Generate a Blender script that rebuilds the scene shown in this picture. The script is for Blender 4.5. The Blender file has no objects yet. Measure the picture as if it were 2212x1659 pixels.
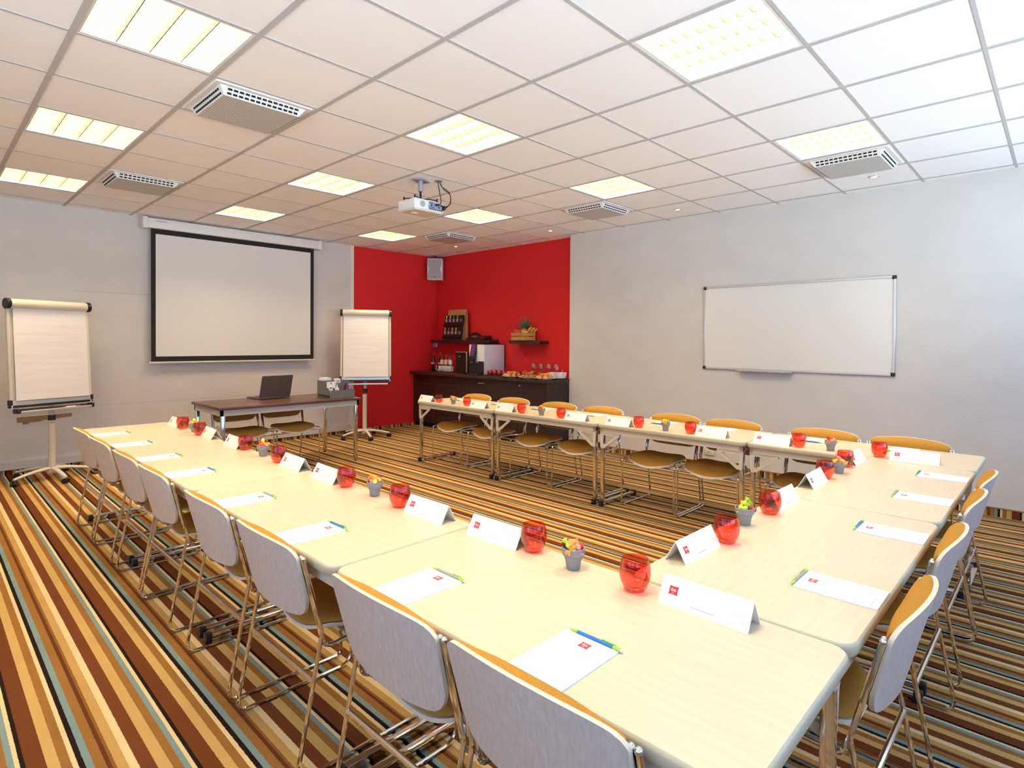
import bpy, bmesh, math, random
from mathutils import Vector, Matrix, Euler
random.seed(7)
PI = math.pi
SC = bpy.context.scene
COL = SC.collection

# ------------------------------------------------------------------ helpers
class MB:
    """collects shapes into ONE mesh"""
    def __init__(s):
        s.v, s.f, s.m = [], [], []
    def add(s, v, f, mi=0, M=None):
        b = len(s.v)
        s.v += [tuple(M @ Vector(p)) if M else tuple(p) for p in v]
        s.f += [tuple(b + i for i in q) for q in f]
        s.m += [mi] * len(f)
        return s
    def box(s, x0, y0, z0, x1, y1, z1, mi=0, M=None):
        v = [(x0,y0,z0),(x1,y0,z0),(x1,y1,z0),(x0,y1,z0),(x0,y0,z1),(x1,y0,z1),(x1,y1,z1),(x0,y1,z1)]
        return s.add(v, [(0,3,2,1),(4,5,6,7),(0,1,5,4),(1,2,6,5),(2,3,7,6),(3,0,4,7)], mi, M)
    def bev(s, x0, y0, z0, x1, y1, z1, b=.003, seg=2, mi=0, M=None):
        bm = bmesh.new()
        t = MB().box(x0,y0,z0,x1,y1,z1)
        vs = [bm.verts.new(p) for p in t.v]
        for q in t.f: bm.faces.new([vs[i] for i in q])
        bmesh.ops.bevel(bm, geom=bm.edges[:], offset=b, segments=seg, affect='EDGES', profile=.5)
        bm.verts.index_update()
        v = [tuple(p.co) for p in bm.verts]; f = [tuple(p.index for p in q.verts) for q in bm.faces]
        bm.free()
        return s.add(v, f, mi, M)
    def rings(s, loops, cap=(True, True), mi=0, M=None, capmi=None, closed=False):
        n = len(loops[0]); v = [p for l in loops for p in l]; f = []
        k = len(loops)
        for a in range(k if closed else k-1):
            b = (a+1) % k
            for i in range(n):
                j = (i+1) % n
                f.append((a*n+i, a*n+j, b*n+j, b*n+i))
        s.add(v, f, mi, M)
        base = len(s.v) - len(v)
        if not closed:
            if cap[0]: s.f.append(tuple(base+i for i in reversed(range(n)))); s.m.append(mi)
            if cap[1]: s.f.append(tuple(base+(k-1)*n+i for i in range(n))); s.m.append(mi if capmi is None else capmi)
        return s
    def lathe(s, prof, n=24, mi=0, M=None, cap=(True, True)):
        return s.rings([[(r*math.cos(2*PI*i/n), r*math.sin(2*PI*i/n), z) for i in range(n)] for r, z in prof], cap, mi, M)
    def cyl(s, p0, p1, r0, r1=None, n=12, mi=0, M=None):
        return s.tube([p0, p1], r0, n, mi, M, r1=r1)
    def tube(s, pts, r, n=8, mi=0, M=None, r1=None):
        P = [Vector(p) for p in pts]; k = len(P)
        T = []
        for i in range(k):
            a = (P[i]-P[i-1]).normalized() if i else (P[1]-P[0]).normalized()
            b = (P[i+1]-P[i]).normalized() if i < k-1 else a
            t = a+b
            T.append(t.normalized() if t.length > 1e-6 else a)
        up = Vector((0,0,1)) if abs(T[0].z) < .9 else Vector((1,0,0))
        u = T[0].cross(up).normalized(); loops = []
        for i in range(k):
            u = (u - T[i]*u.dot(T[i])).normalized(); w = T[i].cross(u)
            rr = r if r1 is None else r + (r1-r)*i/(k-1)
            loops.append([tuple(P[i] + (u*math.cos(2*PI*j/n) + w*math.sin(2*PI*j/n))*rr) for j in range(n)])
        return s.rings(loops, (True, True), mi, M)
    def prism(s, poly, z0, z1, mi=0, M=None):
        return s.rings([[(x,y,z0) for x,y in poly], [(x,y,z1) for x,y in poly]], (True, True), mi, M)
    def ball(s, c, r, n=12, m=8, mi=0, M=None, sc=(1,1,1)):
        pr = [(max(1e-4, r*math.sin(PI*i/m)), -r*math.cos(PI*i/m)) for i in range(m+1)]
        T = Matrix.Translation(c) @ Matrix.Diagonal((*sc, 1))
        return s.lathe(pr, n, mi, (M @ T) if M else T)
    def sheet(s, fa, fb, nu, nv, mi=0, rim=None, M=None, mib=None):
        """closed solid between two parametric surfaces (u,v in 0..1)"""
        rim = mi if rim is None else rim; mib = mi if mib is None else mib
        W = nu+1; v = []
        for fn in (fa, fb):
            for j in range(nv+1):
                for i in range(nu+1): v.append(fn(i/nu, j/nv))
        o = W*(nv+1); b0 = len(s.v); s.add(v, [], mi, M)
        def q(a, m): s.f.append(tuple(b0+i for i in a)); s.m.append(m)
        for j in range(nv):
            for i in range(nu):
                a = j*W+i
                q((a, a+1, a+W+1, a+W), mi); q((o+a, o+a+W, o+a+W+1, o+a+1), mib)
        for i in range(nu):
            q((i, o+i, o+i+1, i+1), rim); a = nv*W+i; q((a, a+1, o+a+1, o+a), rim)
        for j in range(nv):
            a = j*W; q((a, a+W, o+a+W, o+a), rim); a += nu; q((a, o+a, o+a+W, a+W), rim)
        return s
    def build(s, name, mats, parent=None, smooth=True, ang=38):
        me = bpy.data.meshes.new(name)
        me.from_pydata(s.v, [], s.f); me.validate(); 
        mats = mats if isinstance(mats, (list, tuple)) else [mats]
        for x in mats: me.materials.append(x)
        if len(mats) > 1 and len(me.polygons) == len(s.m): me.polygons.foreach_set('material_index', s.m)
        bm = bmesh.new(); bm.from_mesh(me)
        bmesh.ops.recalc_face_normals(bm, faces=bm.faces[:])
        if smooth:
            ca = math.radians(ang)
            for e in bm.edges:
                e.smooth = len(e.link_faces) == 2 and e.calc_face_angle(0) < ca
            for f in bm.faces: f.smooth = True
        bm.to_mesh(me); bm.free()
        o = bpy.data.objects.new(name, me); COL.objects.link(o)
        if parent: o.parent = parent
        return o

def tag(o, label=None, cat=None, group=None, kind=None):
    if label: o['label'] = label
    if cat: o['category'] = cat
    if group: o['group'] = group
    if kind: o['kind'] = kind
    return o
def thing(name, label, cat, loc=(0,0,0), rz=0, group=None):
    o = bpy.data.objects.new(name, None); COL.objects.link(o)
    o.empty_display_size = .05; o.location = loc; o.rotation_euler = (0,0,rz)
    return tag(o, label, cat, group)
def struct(o): return tag(o, kind='structure')
def kids(o): return [c for c in bpy.data.objects if c.parent == o]
def snapshot(o): return [(c, snapshot(c)) for c in kids(o)]
def copy_tree(o, tree, parent=None):
    c = o.copy(); COL.objects.link(c)
    if parent: c.parent = parent
    for ch, sub in tree: copy_tree(ch, sub, c)
    return c
class Kind:
    """first place() uses the source itself, later ones copy it with its parts"""
    def __init__(s, o): s.o, s.tree, s.used = o, snapshot(o), False
    def place(s, loc, rz, label, rot=None):
        o = s.o if not s.used else copy_tree(s.o, s.tree)
        s.used = True
        o.location = loc; o.rotation_euler = rot or (0,0,rz); o['label'] = label
        return o
def fillet(pts, r, n=5):
    P = [Vector(p) for p in pts]; out = [P[0]]
    rr = r if isinstance(r, (list, tuple)) else [r]*(len(P)-2)
    for i in range(1, len(P)-1):
        a = (P[i-1]-P[i]); b = (P[i+1]-P[i]); la, lb = a.length, b.length; a.normalize(); b.normalize()
        th = a.angle(b); d = min(rr[i-1]/math.tan(th/2), la*.48, lb*.48)
        p, q = P[i]+a*d, P[i]+b*d
        for k in range(n+1):
            t = k/n; out.append(p*(1-t)**2 + P[i]*2*t*(1-t) + q*t*t)
    return out + [P[-1]]
def rrect(w, h, r, n=5, cx=0, cy=0):
    o = []
    for sx, sy, a0 in ((1,1,0),(-1,1,90),(-1,-1,180),(1,-1,270)):
        for k in range(n+1):
            a = math.radians(a0+90*k/n)
            o.append((cx+sx*(w/2-r)+r*math.cos(a), cy+sy*(h/2-r)+r*math.sin(a)))
    return o
def spline(P, n=6):
    P = [Vector(p) for p in P]; Q = [P[0]*2-P[1]]+P+[P[-1]*2-P[-2]]; out = []
    for i in range(1, len(Q)-2):
        for k in range(n):
            t = k/n; a, b, c, d = Q[i-1:i+3]
            out.append(.5*((2*b)+(c-a)*t+(2*a-5*b+4*c-d)*t*t+(3*b-a-3*c+d)*t**3))
    return out+[P[-1]]
def ordn(i): return ('first','second','third','fourth','fifth','sixth','seventh','eighth','ninth','tenth')[i]

# ------------------------------------------------------------------ materials
def newmat(name):
    m = bpy.data.materials.new(name); m.use_nodes = True
    nt = m.node_tree; return m, nt, nt.nodes['Principled BSDF']
def mat(name, c, rough=.5, metal=0, var=0, vscale=20, stretch=(1,1,1), bump=0, bscale=200, spec=.5, coat=0, emit=None, es=0):
    m, nt, b = newmat(name); N, Lk = nt.nodes, nt.links
    b.inputs['Base Color'].default_value = (*c, 1); b.inputs['Roughness'].default_value = rough
    b.inputs['Metallic'].default_value = metal; b.inputs['Specular IOR Level'].default_value = spec
    b.inputs['Coat Weight'].default_value = coat
    if emit: b.inputs['Emission Color'].default_value = (*emit, 1); b.inputs['Emission Strength'].default_value = es
    if var or bump:
        tc = N.new('ShaderNodeTexCoord'); mp = N.new('ShaderNodeMapping'); mp.inputs['Scale'].default_value = stretch
        Lk.new(tc.outputs['Object'], mp.inputs['Vector'])
    if var:
        n = N.new('ShaderNodeTexNoise'); n.inputs['Scale'].default_value = vscale; n.inputs['Detail'].default_value = 4
        Lk.new(mp.outputs[0], n.inputs['Vector'])
        mx = N.new('ShaderNodeMix'); mx.data_type = 'RGBA'; mx.clamp_factor = True
        mr = N.new('ShaderNodeMapRange'); mr.inputs[1].default_value = .3; mr.inputs[2].default_value = .7
        Lk.new(n.outputs['Fac'], mr.inputs[0]); Lk.new(mr.outputs[0], mx.inputs['Factor'])
        mx.inputs['A'].default_value = (*[x*(1-var) for x in c], 1); mx.inputs['B'].default_value = (*[min(1, x*(1+var)) for x in c], 1)
        Lk.new(mx.outputs['Result'], b.inputs['Base Color'])
    if bump:
        n2 = N.new('ShaderNodeTexNoise'); n2.inputs['Scale'].default_value = bscale; n2.inputs['Detail'].default_value = 3
        Lk.new(mp.outputs[0], n2.inputs['Vector'])
        bp = N.new('ShaderNodeBump'); bp.inputs['Strength'].default_value = bump; bp.inputs['Distance'].default_value = .01
        Lk.new(n2.outputs['Fac'], bp.inputs['Height']); Lk.new(bp.outputs[0], b.inputs['Normal'])
    return m
def tinted(name, col, gloss=.06, rough=.03):
    """thin clear or coloured glass: tinted see-through with a mirror-like sheen"""
    m, nt, b = newmat(name); N, Lk = nt.nodes, nt.links
    t = N.new('ShaderNodeBsdfTransparent'); t.inputs[0].default_value = (*col, 1)
    g = N.new('ShaderNodeBsdfGlossy'); g.inputs['Roughness'].default_value = rough
    fr = N.new('ShaderNodeLayerWeight'); fr.inputs[0].default_value = .25
    mr = N.new('ShaderNodeMapRange'); mr.inputs[3].default_value = gloss; mr.inputs[4].default_value = .55
    mx = N.new('ShaderNodeMixShader')
    Lk.new(fr.outputs['Facing'], mr.inputs[0]); Lk.new(mr.outputs[0], mx.inputs[0]); Lk.new(t.outputs[0], mx.inputs[1]); Lk.new(g.outputs[0], mx.inputs[2])
    Lk.new(mx.outputs[0], N['Material Output'].inputs[0])
    return m
LAMP = (1.0, .79, .49)
M = {}
M['ceiling_tile'] = mat('ceiling_tile', (.91,.91,.92), .9, bump=.05, bscale=300)
M['ceiling_bar'] = mat('ceiling_bar', (.50,.49,.49), .95, spec=.1)
M['wall_grey'] = mat('wall_grey', (.63,.61,.585), .85, var=.03, vscale=3, bump=.35, bscale=70, stretch=(1,1,1.6))
M['wall_red'] = mat('wall_red', (.66,.010,.010), .75, bump=.25, bscale=90)
M['wall_white'] = mat('wall_white', (.70,.69,.66), .8)
M['trim_white'] = mat('trim_white', (.78,.77,.74), .5)
M['trim_wood'] = mat('trim_wood', (.30,.17,.08), .5)
M['torn'] = mat('torn_wallpaper', (.30,.19,.09), .9, var=.2, vscale=30)
M['maple'] = mat('maple_laminate', (.66,.55,.385), .33, var=.06, vscale=9, stretch=(7,.7,1))
M['maple_edge'] = mat('maple_edge', (.52,.47,.33), .45)
M['cream_metal'] = mat('cream_metal', (.58,.53,.40), .45)
M['chrome'] = mat('chrome', (.70,.68,.66), .10, 1)
M['black_plastic'] = mat('black_plastic', (.012,.012,.014), .35)
M['ash_veneer'] = mat('white_washed_veneer', (.56,.50,.45), .5, var=.10, vscale=10, stretch=(14,14,.8))
M['ply_edge'] = mat('pale_ply_edge', (.74,.62,.46), .55)
M['mustard'] = mat('mustard_fabric', (.47,.235,.04), .95, var=.12, vscale=260, bump=.25, bscale=500, spec=.1)
M['paper'] = mat('white_paper', (.83,.82,.80), .8)
M['flip_paper'] = mat('flip_paper', (.80,.77,.75), .85, bump=.6, bscale=2.2, stretch=(.6,1,5))
M['grey_pot'] = mat('grey_pot', (.27,.27,.27), .75, var=.08, vscale=40)
M['grey_metal'] = mat('grey_metal', (.42,.40,.38), .45)
M['brown_laminate'] = mat('brown_laminate', (.105,.042,.028), .28, var=.12, vscale=7, stretch=(.8,7,1))
M['wenge'] = mat('wenge_veneer', (.030,.013,.010), .42, var=.35, vscale=8, stretch=(9,9,.6))
M['wenge_top'] = mat('wenge_top', (.040,.016,.012), .36, var=.25, vscale=8, stretch=(9,.6,9))
M['slot_black'] = mat('slot_black', (.004,.003,.003), .8)
M['screen_white'] = mat('screen_fabric', (.74,.73,.70), .8)
M['screen_black'] = mat('screen_border', (.012,.010,.011), .8)
M['board_white'] = mat('whiteboard_enamel', (.74,.73,.70), .22)
M['alu'] = mat('aluminium', (.66,.65,.63), .38, .6)
M['ivory'] = mat('ivory_metal', (.66,.61,.49), .42)
M['white_plastic'] = mat('white_plastic', (.76,.76,.76), .4)
M['grille_grey'] = mat('grille_grey', (.40,.40,.41), .6, bump=.3, bscale=400)
M['laptop_grey'] = mat('laptop_grey', (.13,.105,.095), .42, .4)
M['laptop_logo'] = mat('laptop_logo', (.28,.11,.06), .4, .3)
M['organizer'] = mat('organizer_grey', (.15,.14,.13), .7, var=.05)
M['logo_red'] = mat('logo_red', (.62,.035,.03), .6)
M['print_grey'] = mat('print_grey', (.35,.35,.38), .8)
M['print_peach'] = mat('print_peach', (.80,.62,.52), .8)
M['red_glass'] = tinted('red_glass', (.985,.50,.38), .03)
M['clear_glass'] = tinted('clear_glass', (.93,.93,.93), .10)
M['pane_glass'] = tinted('window_pane', (.97,.98,.98), .03)
M['lime'] = mat('lime_plastic', (.30,.62,.05), .4)
M['pen_grey'] = mat('pen_grey', (.30,.31,.27), .4)
M['pen_blue'] = mat('pen_blue', (.02,.18,.52), .35)
M['sweet_red'] = mat('sweet_red', (.75,.05,.03), .25)
M['sweet_lime'] = mat('sweet_lime', (.50,.75,.05), .25)
M['sweet_orange'] = mat('sweet_orange', (.90,.38,.04), .25)
M['sweet_yellow'] = mat('sweet_yellow', (.90,.68,.06), .25)
M['sweet_pink'] = mat('sweet_pink', (.90,.28,.26), .25)
M['cola'] = mat('cola_glass', (.012,.006,.005), .08, spec=.8)
M['cola_label'] = mat('cola_label', (.60,.04,.04), .4)
M['label_white'] = mat('label_white', (.75,.74,.74), .5)
M['label_peach'] = mat('label_peach', (.80,.55,.38), .5)
M['cap_blue'] = mat('cap_blue', (.06,.05,.25), .4)
M['cap_red'] = mat('cap_red', (.45,.03,.03), .4)
M['sachet'] = mat('sugar_sachet', (.74,.70,.58), .8, var=.08, vscale=60)
M['porcelain'] = mat('porcelain', (.80,.78,.74), .2)
M['pastry'] = mat('pastry', (.66,.30,.06), .6, var=.35, vscale=25, bump=.3, bscale=60)
M['pastry_dark'] = mat('pastry_brown', (.42,.15,.035), .6, var=.35, vscale=25, bump=.3, bscale=60)
M['fruit_salad'] = mat('fruit_salad', (.42,.45,.05), .5, var=.7, vscale=60)
M['cup_red'] = mat('cup_red', (.30,.004,.012), .12, spec=.8)
M['bamboo'] = mat('bamboo_ply', (.50,.27,.10), .5, var=.15, vscale=12, stretch=(1,1,10))
M['crate_pine'] = mat('crate_pine', (.52,.25,.07), .6, var=.2, vscale=14, stretch=(6,.8,6))
M['pouch_black'] = mat('pouch_black', (.010,.008,.008), .35)
M['apple'] = mat('apple_red', (.55,.09,.05), .35, var=.3, vscale=12)
M['pineapple'] = mat('pineapple_skin', (.42,.25,.05), .6, var=.5, vscale=40, bump=.6, bscale=40)
M['pine_leaf'] = mat('pineapple_leaf', (.10,.17,.075), .55, var=.3, vscale=15)
M['lime_fruit'] = mat('lime_fruit', (.30,.45,.04), .4, var=.1)
M['orange_fruit'] = mat('orange_fruit', (.85,.33,.03), .5, var=.08)
M['banana'] = mat('banana_skin', (.72,.42,.06), .5, var=.25, vscale=15)
M['purple_screen'] = mat('purple_screen', (.10,.02,.10), .3, emit=(.25,.03,.22), es=.25)
M['pen_violet'] = mat('pen_violet', (.10,.10,.45), .4)
M['port_blue'] = mat('port_blue', (.05,.18,.45), .5)
M['plate_steel'] = mat('mount_steel', (.40,.42,.48), .4, .5)
M['lamp_panel'] = mat('lamp_panel', (1,1,1), .5, emit=LAMP, es=48)
M['louver'] = mat('louver_metal', (.15,.14,.12), .5, 0)
M['lamp_housing'] = mat('lamp_housing', (.5,.49,.46), .5)
M['spot_glow'] = mat('spot_glow', (1,1,1), .5, emit=(1,.78,.45), es=8)
# striped carpet (stripes run towards the screen wall)
def carpet(name, axis):
    m, nt, b = newmat(name); N, Lk = nt.nodes, nt.links
    b.inputs['Roughness'].default_value = 1; b.inputs['Specular IOR Level'].default_value = .05
    tc = N.new('ShaderNodeTexCoord'); sp = N.new('ShaderNodeSeparateXYZ'); Lk.new(tc.outputs['Object'], sp.inputs[0])
    nz = N.new('ShaderNodeTexNoise'); nz.inputs['Scale'].default_value = 170; Lk.new(tc.outputs['Object'], nz.inputs['Vector'])
    def mth(op, a, bb):
        n = N.new('ShaderNodeMath'); n.operation = op
        for i, x in enumerate((a, bb)):
            if isinstance(x, (int, float)): n.inputs[i].default_value = x
            else: Lk.new(x, n.inputs[i])
        return n.outputs[0]
    wob = mth('MULTIPLY', mth('SUBTRACT', nz.outputs['Fac'], .5), .006)
    fr = mth('FRACT', mth('DIVIDE', mth('ADD', mth('ADD', sp.outputs[axis], 1.507+3.953), wob), .3953), 0)
    cr = N.new('ShaderNodeValToRGB'); Lk.new(fr, cr.inputs[0]); cr.color_ramp.interpolation = 'CONSTANT'
    c = dict(B=(.20,.28,.26), L=(.72,.54,.28), K=(.020,.011,.008), R=(.150,.046,.014), T=(.55,.34,.115), C=(.30,.135,.034), r=(.130,.038,.012), g=(.24,.105,.028), G=(.50,.29,.09), S=(.165,.050,.017))
    st = [(0,'B'),(.041,'L'),(.074,'K'),(.102,'R'),(.2245,'T'),(.3036,'C'),(.3673,'L'),(.403,'K'),(.444,'B'),(.4923,'C'),(.5638,'r'),(.595,'g'),(.62,'G'),(.6888,'L'),(.75,'S'),(.8495,'T'),(.9337,'C')]
    e = cr.color_ramp.elements
    for i, (p, k) in enumerate(st):
        x = e[i] if i < 2 else e.new(p)
        x.position = p; x.color = (*c[k], 1)
    n2 = N.new('ShaderNodeTexNoise'); n2.inputs['Scale'].default_value = 420; n2.inputs['Detail'].default_value = 2; Lk.new(tc.outputs['Object'], n2.inputs['Vector'])
    n3 = N.new('ShaderNodeTexNoise'); n3.inputs['Scale'].default_value = 5; n3.inputs['Detail'].default_value = 4; Lk.new(tc.outputs['Object'], n3.inputs['Vector'])
    v = mth('ADD', mth('ADD', mth('MULTIPLY', n2.outputs['Fac'], .35), mth('MULTIPLY', n3.outputs['Fac'], .3)), .675)
    hs = N.new('ShaderNodeHueSaturation'); Lk.new(cr.outputs[0], hs.inputs['Color']); Lk.new(v, hs.inputs['Value'])
    Lk.new(hs.outputs[0], b.inputs['Base Color'])
    bp = N.new('ShaderNodeBump'); bp.inputs['Strength'].default_value = .5; bp.inputs['Distance'].default_value = .01
    Lk.new(n2.outputs['Fac'], bp.inputs['Height']); Lk.new(bp.outputs[0], b.inputs['Normal'])
    return m
M['carpet'] = carpet('striped_carpet', 0)
M['carpet_side'] = carpet('striped_carpet_side', 1)
# perforated ceiling grille
def perforated():
    m, nt, b = newmat('perforated_sheet'); N, Lk = nt.nodes, nt.links
    tc = N.new('ShaderNodeTexCoord'); vo = N.new('ShaderNodeTexVoronoi'); vo.inputs['Scale'].default_value = 75; vo.inputs['Randomness'].default_value = 0
    Lk.new(tc.outputs['Object'], vo.inputs['Vector'])
    cr = N.new('ShaderNodeValToRGB'); cr.color_ramp.elements[0].position = .30; cr.color_ramp.elements[0].color = (.16,.16,.16,1)
    cr.color_ramp.elements[1].position = .42; cr.color_ramp.elements[1].color = (.62,.61,.59,1)
    Lk.new(vo.outputs['Distance'], cr.inputs[0]); Lk.new(cr.outputs[0], b.inputs['Base Color'])
    return m
M['perforated'] = perforated()

# ------------------------------------------------------------------ camera
F_PX, YAW, PITCH, ROLL = 1241.6, .8078, -.0145, .0075
cy, sy, cp, sp_ = math.cos(YAW), math.sin(YAW), math.cos(PITCH), math.sin(PITCH)
fw = Vector((sy*cp, cy*cp, sp_)); rt = Vector((cy, -sy, 0)); up = rt.cross(fw)
c_, s_ = math.cos(ROLL), math.sin(ROLL)
rt, up = rt*c_ + up*s_, up*c_ - rt*s_
cam = bpy.data.cameras.new('camera'); cam.sensor_width = 36; cam.lens = 36*F_PX/2212
cam.shift_x = -4.9/2212; cam.shift_y = -74.7/2212; cam.clip_start = .02
co = bpy.data.objects.new('camera', cam); COL.objects.link(co)
mw = Matrix((rt, up, -fw)).transposed().to_4x4(); mw.translation = (-1.708, -2.090, 1.380)
co.matrix_world = mw
SC.camera = co

# ------------------------------------------------------------------ room
YW, XW, XR, ZC, YF, XL = 5.579, 4.301, 4.413, 2.7784, -3.40, -4.10
TH = .6931
struct(MB().box(XL-.2, YF-.2, -.12, XR+.2, YW+.2, 0).build('floor', M['carpet'], smooth=False))
LIGHTS = [(-2,1),(-2,4),(-2,7),(1,-2),(1,1),(1,4),(1,7),(4,-2),(4,1),(4,4),(4,7),(-2,-2),(-5,1),(-5,4)]
b = MB()
for i in range(-7, 8):
    for j in range(-6, 10):
        if (i, j) in LIGHTS: continue
        x0, x1, y0, y1 = max(XL-.1, i*.6), min(XR+.1, i*.6+.6), max(YF-.1, j*.6), min(YW+.1, j*.6+.6)
        if x1 > x0 and y1 > y0: b.add([(x0,y0,ZC),(x1,y0,ZC),(x1,y1,ZC),(x0,y1,ZC)], [(0,3,2,1)])
b.box(XL-.2, YF-.2, ZC+.2, XR+.2, YW+.2, ZC+.3)
ceil = struct(b.build('ceiling', M['ceiling_tile'], smooth=False))
b = MB()
for i in range(-6, 8):
    b.box(i*.6-.0135, YF, ZC-.004, i*.6+.0135, YW, ZC+.002)
for j in range(-5, 10):
    b.box(XL, j*.6-.0085, ZC-.0035, XR, j*.6+.0085, ZC+.002)
b.build('ceiling_grid', M['ceiling_bar'], ceil, smooth=False)
wb = struct(MB().box(XL-.2, YW, -.1, 2.80, YW+.2, ZC+.2).build('wall_back', M['wall_grey'], smooth=False))
struct(MB().box(2.80, YW, -.1, XR+.2, YW+.2, ZC+.2).build('wall_back_red', M['wall_red'], smooth=False))
struct(MB().box(XW, YF-.2, -.1, XR+.2, 2.645, ZC+.2).build('wall_right', M['wall_grey'], smooth=False))
struct(MB().box(XR, 2.645, -.1, XR+.2, YW, ZC+.2).build('wall_right_red', M['wall_red'], smooth=False))
# window walls beside and behind the camera
WZ0, WZ1 = .85, 2.35
def window_wall(name, wins, M_, L0, L1, n0):
    """wall along drawing x from L0 to L1, room side at drawing y = 0, outside at y < 0"""
    b = MB().box(L0,-.2,-.1,L1,0,WZ0,M=M_).box(L0,-.2,WZ1,L1,0,ZC+.2,M=M_)
    xs = [L0]+[q for w_ in wins for q in w_]+[L1]
    for k in range(0, len(xs), 2): b.box(xs[k],-.2,WZ0,xs[k+1],0,WZ1,M=M_)
    struct(b.build(name, M['wall_grey'], smooth=False))
    for k, (x0, x1) in enumerate(wins):
        w = struct(bpy.data.objects.new('window_%d' % (n0+k), None)); COL.objects.link(w); w.matrix_world = M_ @ Matrix.Translation(((x0+x1)/2,-.1,WZ0))
        h = (x1-x0)/2; H = WZ1-WZ0; b = MB()
        b.box(-h,-.03,0,-h+.05,.03,H).box(h-.05,-.03,0,h,.03,H).box(-h,-.03,0,h,.03,.05).box(-h,-.03,H-.05,h,.03,H).box(-.025,-.03,0,.025,.03,H)
        b.build('window_frame', M['trim_white'], w, smooth=False)
        MB().box(-h+.05,-.004,.05,-.025,.004,H-.05).build('pane', M['pane_glass'], w, smooth=False)
        MB().box(.025,-.004,.05,h-.05,.004,H-.05).build('pane', M['pane_glass'], w, smooth=False)
        MB().box(-h,.03,-.03,h,.16,0).build('window_sill', M['trim_white'], w, smooth=False)
        la = bpy.data.lights.new('window_portal', 'AREA'); la.shape = 'RECTANGLE'; la.size = x1-x0; la.size_y = H; la.cycles.is_portal = True
        lo = bpy.data.objects.new('window_portal', la); COL.objects.link(lo); lo.matrix_world = M_ @ Matrix.Translation(((x0+x1)/2,-.19,(WZ0+WZ1)/2)) @ Matrix.Rotation(PI/2,4,'X')
window_wall('wall_front', [(-3.6,-1.55),(-1.2,.85),(1.2,4.0)], Matrix.Translation((0,YF,0)), XL, XW, 1)
window_wall('wall_left', [(-.6,1.4),(1.75,3.0)], Matrix.Translation((XL,0,0)) @ Matrix.Rotation(-PI/2,4,'Z'), -YW, -YF, 4)
# trims and skirtings
struct(MB().box(2.782, YW-.012, 0, 2.832, YW, ZC).build('trim_1', M['trim_white'], smooth=False))
b = MB().box(XL, YW-.03, .045, 2.782, YW, .125); struct(b.build('baseboard_back', M['wall_grey'], smooth=False))
struct(MB().box(2.832, YW-.02, .045, 3.93, YW, .085).build('baseboard_back_red', M['wall_red'], smooth=False))
struct(MB().box(XL, YW-.016, 0, 3.93, YW, .045).build('trim_2', M['carpet'], smooth=False))
struct(MB().box(XW-.012, YF, 0, XW, 2.645, .066).build('baseboard_right', M['carpet_side'], smooth=False))
struct(MB().box(XW-.016, YF, .066, XW, 2.645, .074).build('trim_3', M['trim_wood'], smooth=False))
# panel joints and torn wallpaper on the screen wall
MB().box(-.52, YW-.0015, 1.882, .2, YW, 1.886).box(2.19, YW-.0015, 1.886, 2.782, YW, 1.890).box(-.3, YW-.001, .64, 2.0, YW, .643).build('wall_seam', M['grille_grey'], wb, smooth=False)
pl = [(-.987,.566),(-.538,.575),(-.539,.54),(-.62,.535),(-.771,.522),(-.80,.508),(-.82,.508),(-.889,.505),(-.89,.49),(-.937,.488),(-.945,.512),(-.985,.514)]
MB().prism(pl, 0, .002, M=Matrix(((1,0,0,0),(0,0,-1,YW),(0,1,0,0),(0,0,0,1)))).prism([(-.715,.064),(-.677,.058),(-.677,.146),(-.715,.152)], 0, .002, M=Matrix(((1,0,0,0),(0,0,-1,YW-.03),(0,1,0,0),(0,0,0,1)))).build('torn_patch', M['torn'], wb, smooth=False)

# ------------------------------------------------------------------ ceiling fittings
def make_light():
    t = thing('ceiling_light', 'x', 'light', group='square louvred ceiling lights')
    o, i = .586/2, .548/2; b = MB()
    for x0,y0,x1,y1 in ((-o,-o,o,-i),(-o,i,o,o),(-o,-i,-i,i),(i,-i,o,i)): b.box(x0,y0,-.001,x1,y1,.006)
    b.build('light_frame', M['trim_white'], t, smooth=False)
    b = MB(); i2 = i+.003
    for x0,y0,x1,y1 in ((-i2,-i2,i2,-i),(-i2,i,i2,i2),(-i2,-i,-i,i),(i,-i,i2,i)): b.box(x0,y0,.006,x1,y1,.09)
    b.box(-o,-o,.088,o,o,.095)
    b.build('housing', M['lamp_housing'], t, smooth=False)
    MB().add([(-i,-i,.070),(i,-i,.070),(i,i,.070),(-i,i,.070)], [(0,3,2,1)]).build('diffuser', M['lamp_panel'], t, smooth=False)
    b = MB()
    for x in (-.137, 0, .137): b.box(x-.002,-i,.002,x+.002,i,.054)
    for k in range(1, 9): y = -i + 2*i*k/9; b.box(-i,y-.001,.006,i,y+.001,.050)
    b.build('louver', M['louver'], t, smooth=False)
    return Kind(t)
KL = make_light()
for i, j in LIGHTS:
    k = {7:0,4:1,1:2,-2:3}[j]
    txt = {-5:'in the row by the side windows', -2:'in the row opposite the whiteboard', 1:'in the middle row', 4:'in the whiteboard wall row'}[i]
    KL.place((i*.6+.3, j*.6+.3, ZC), 0, 'louvred ceiling light, %s from the screen wall, %s' % (ordn(k), txt))
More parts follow.
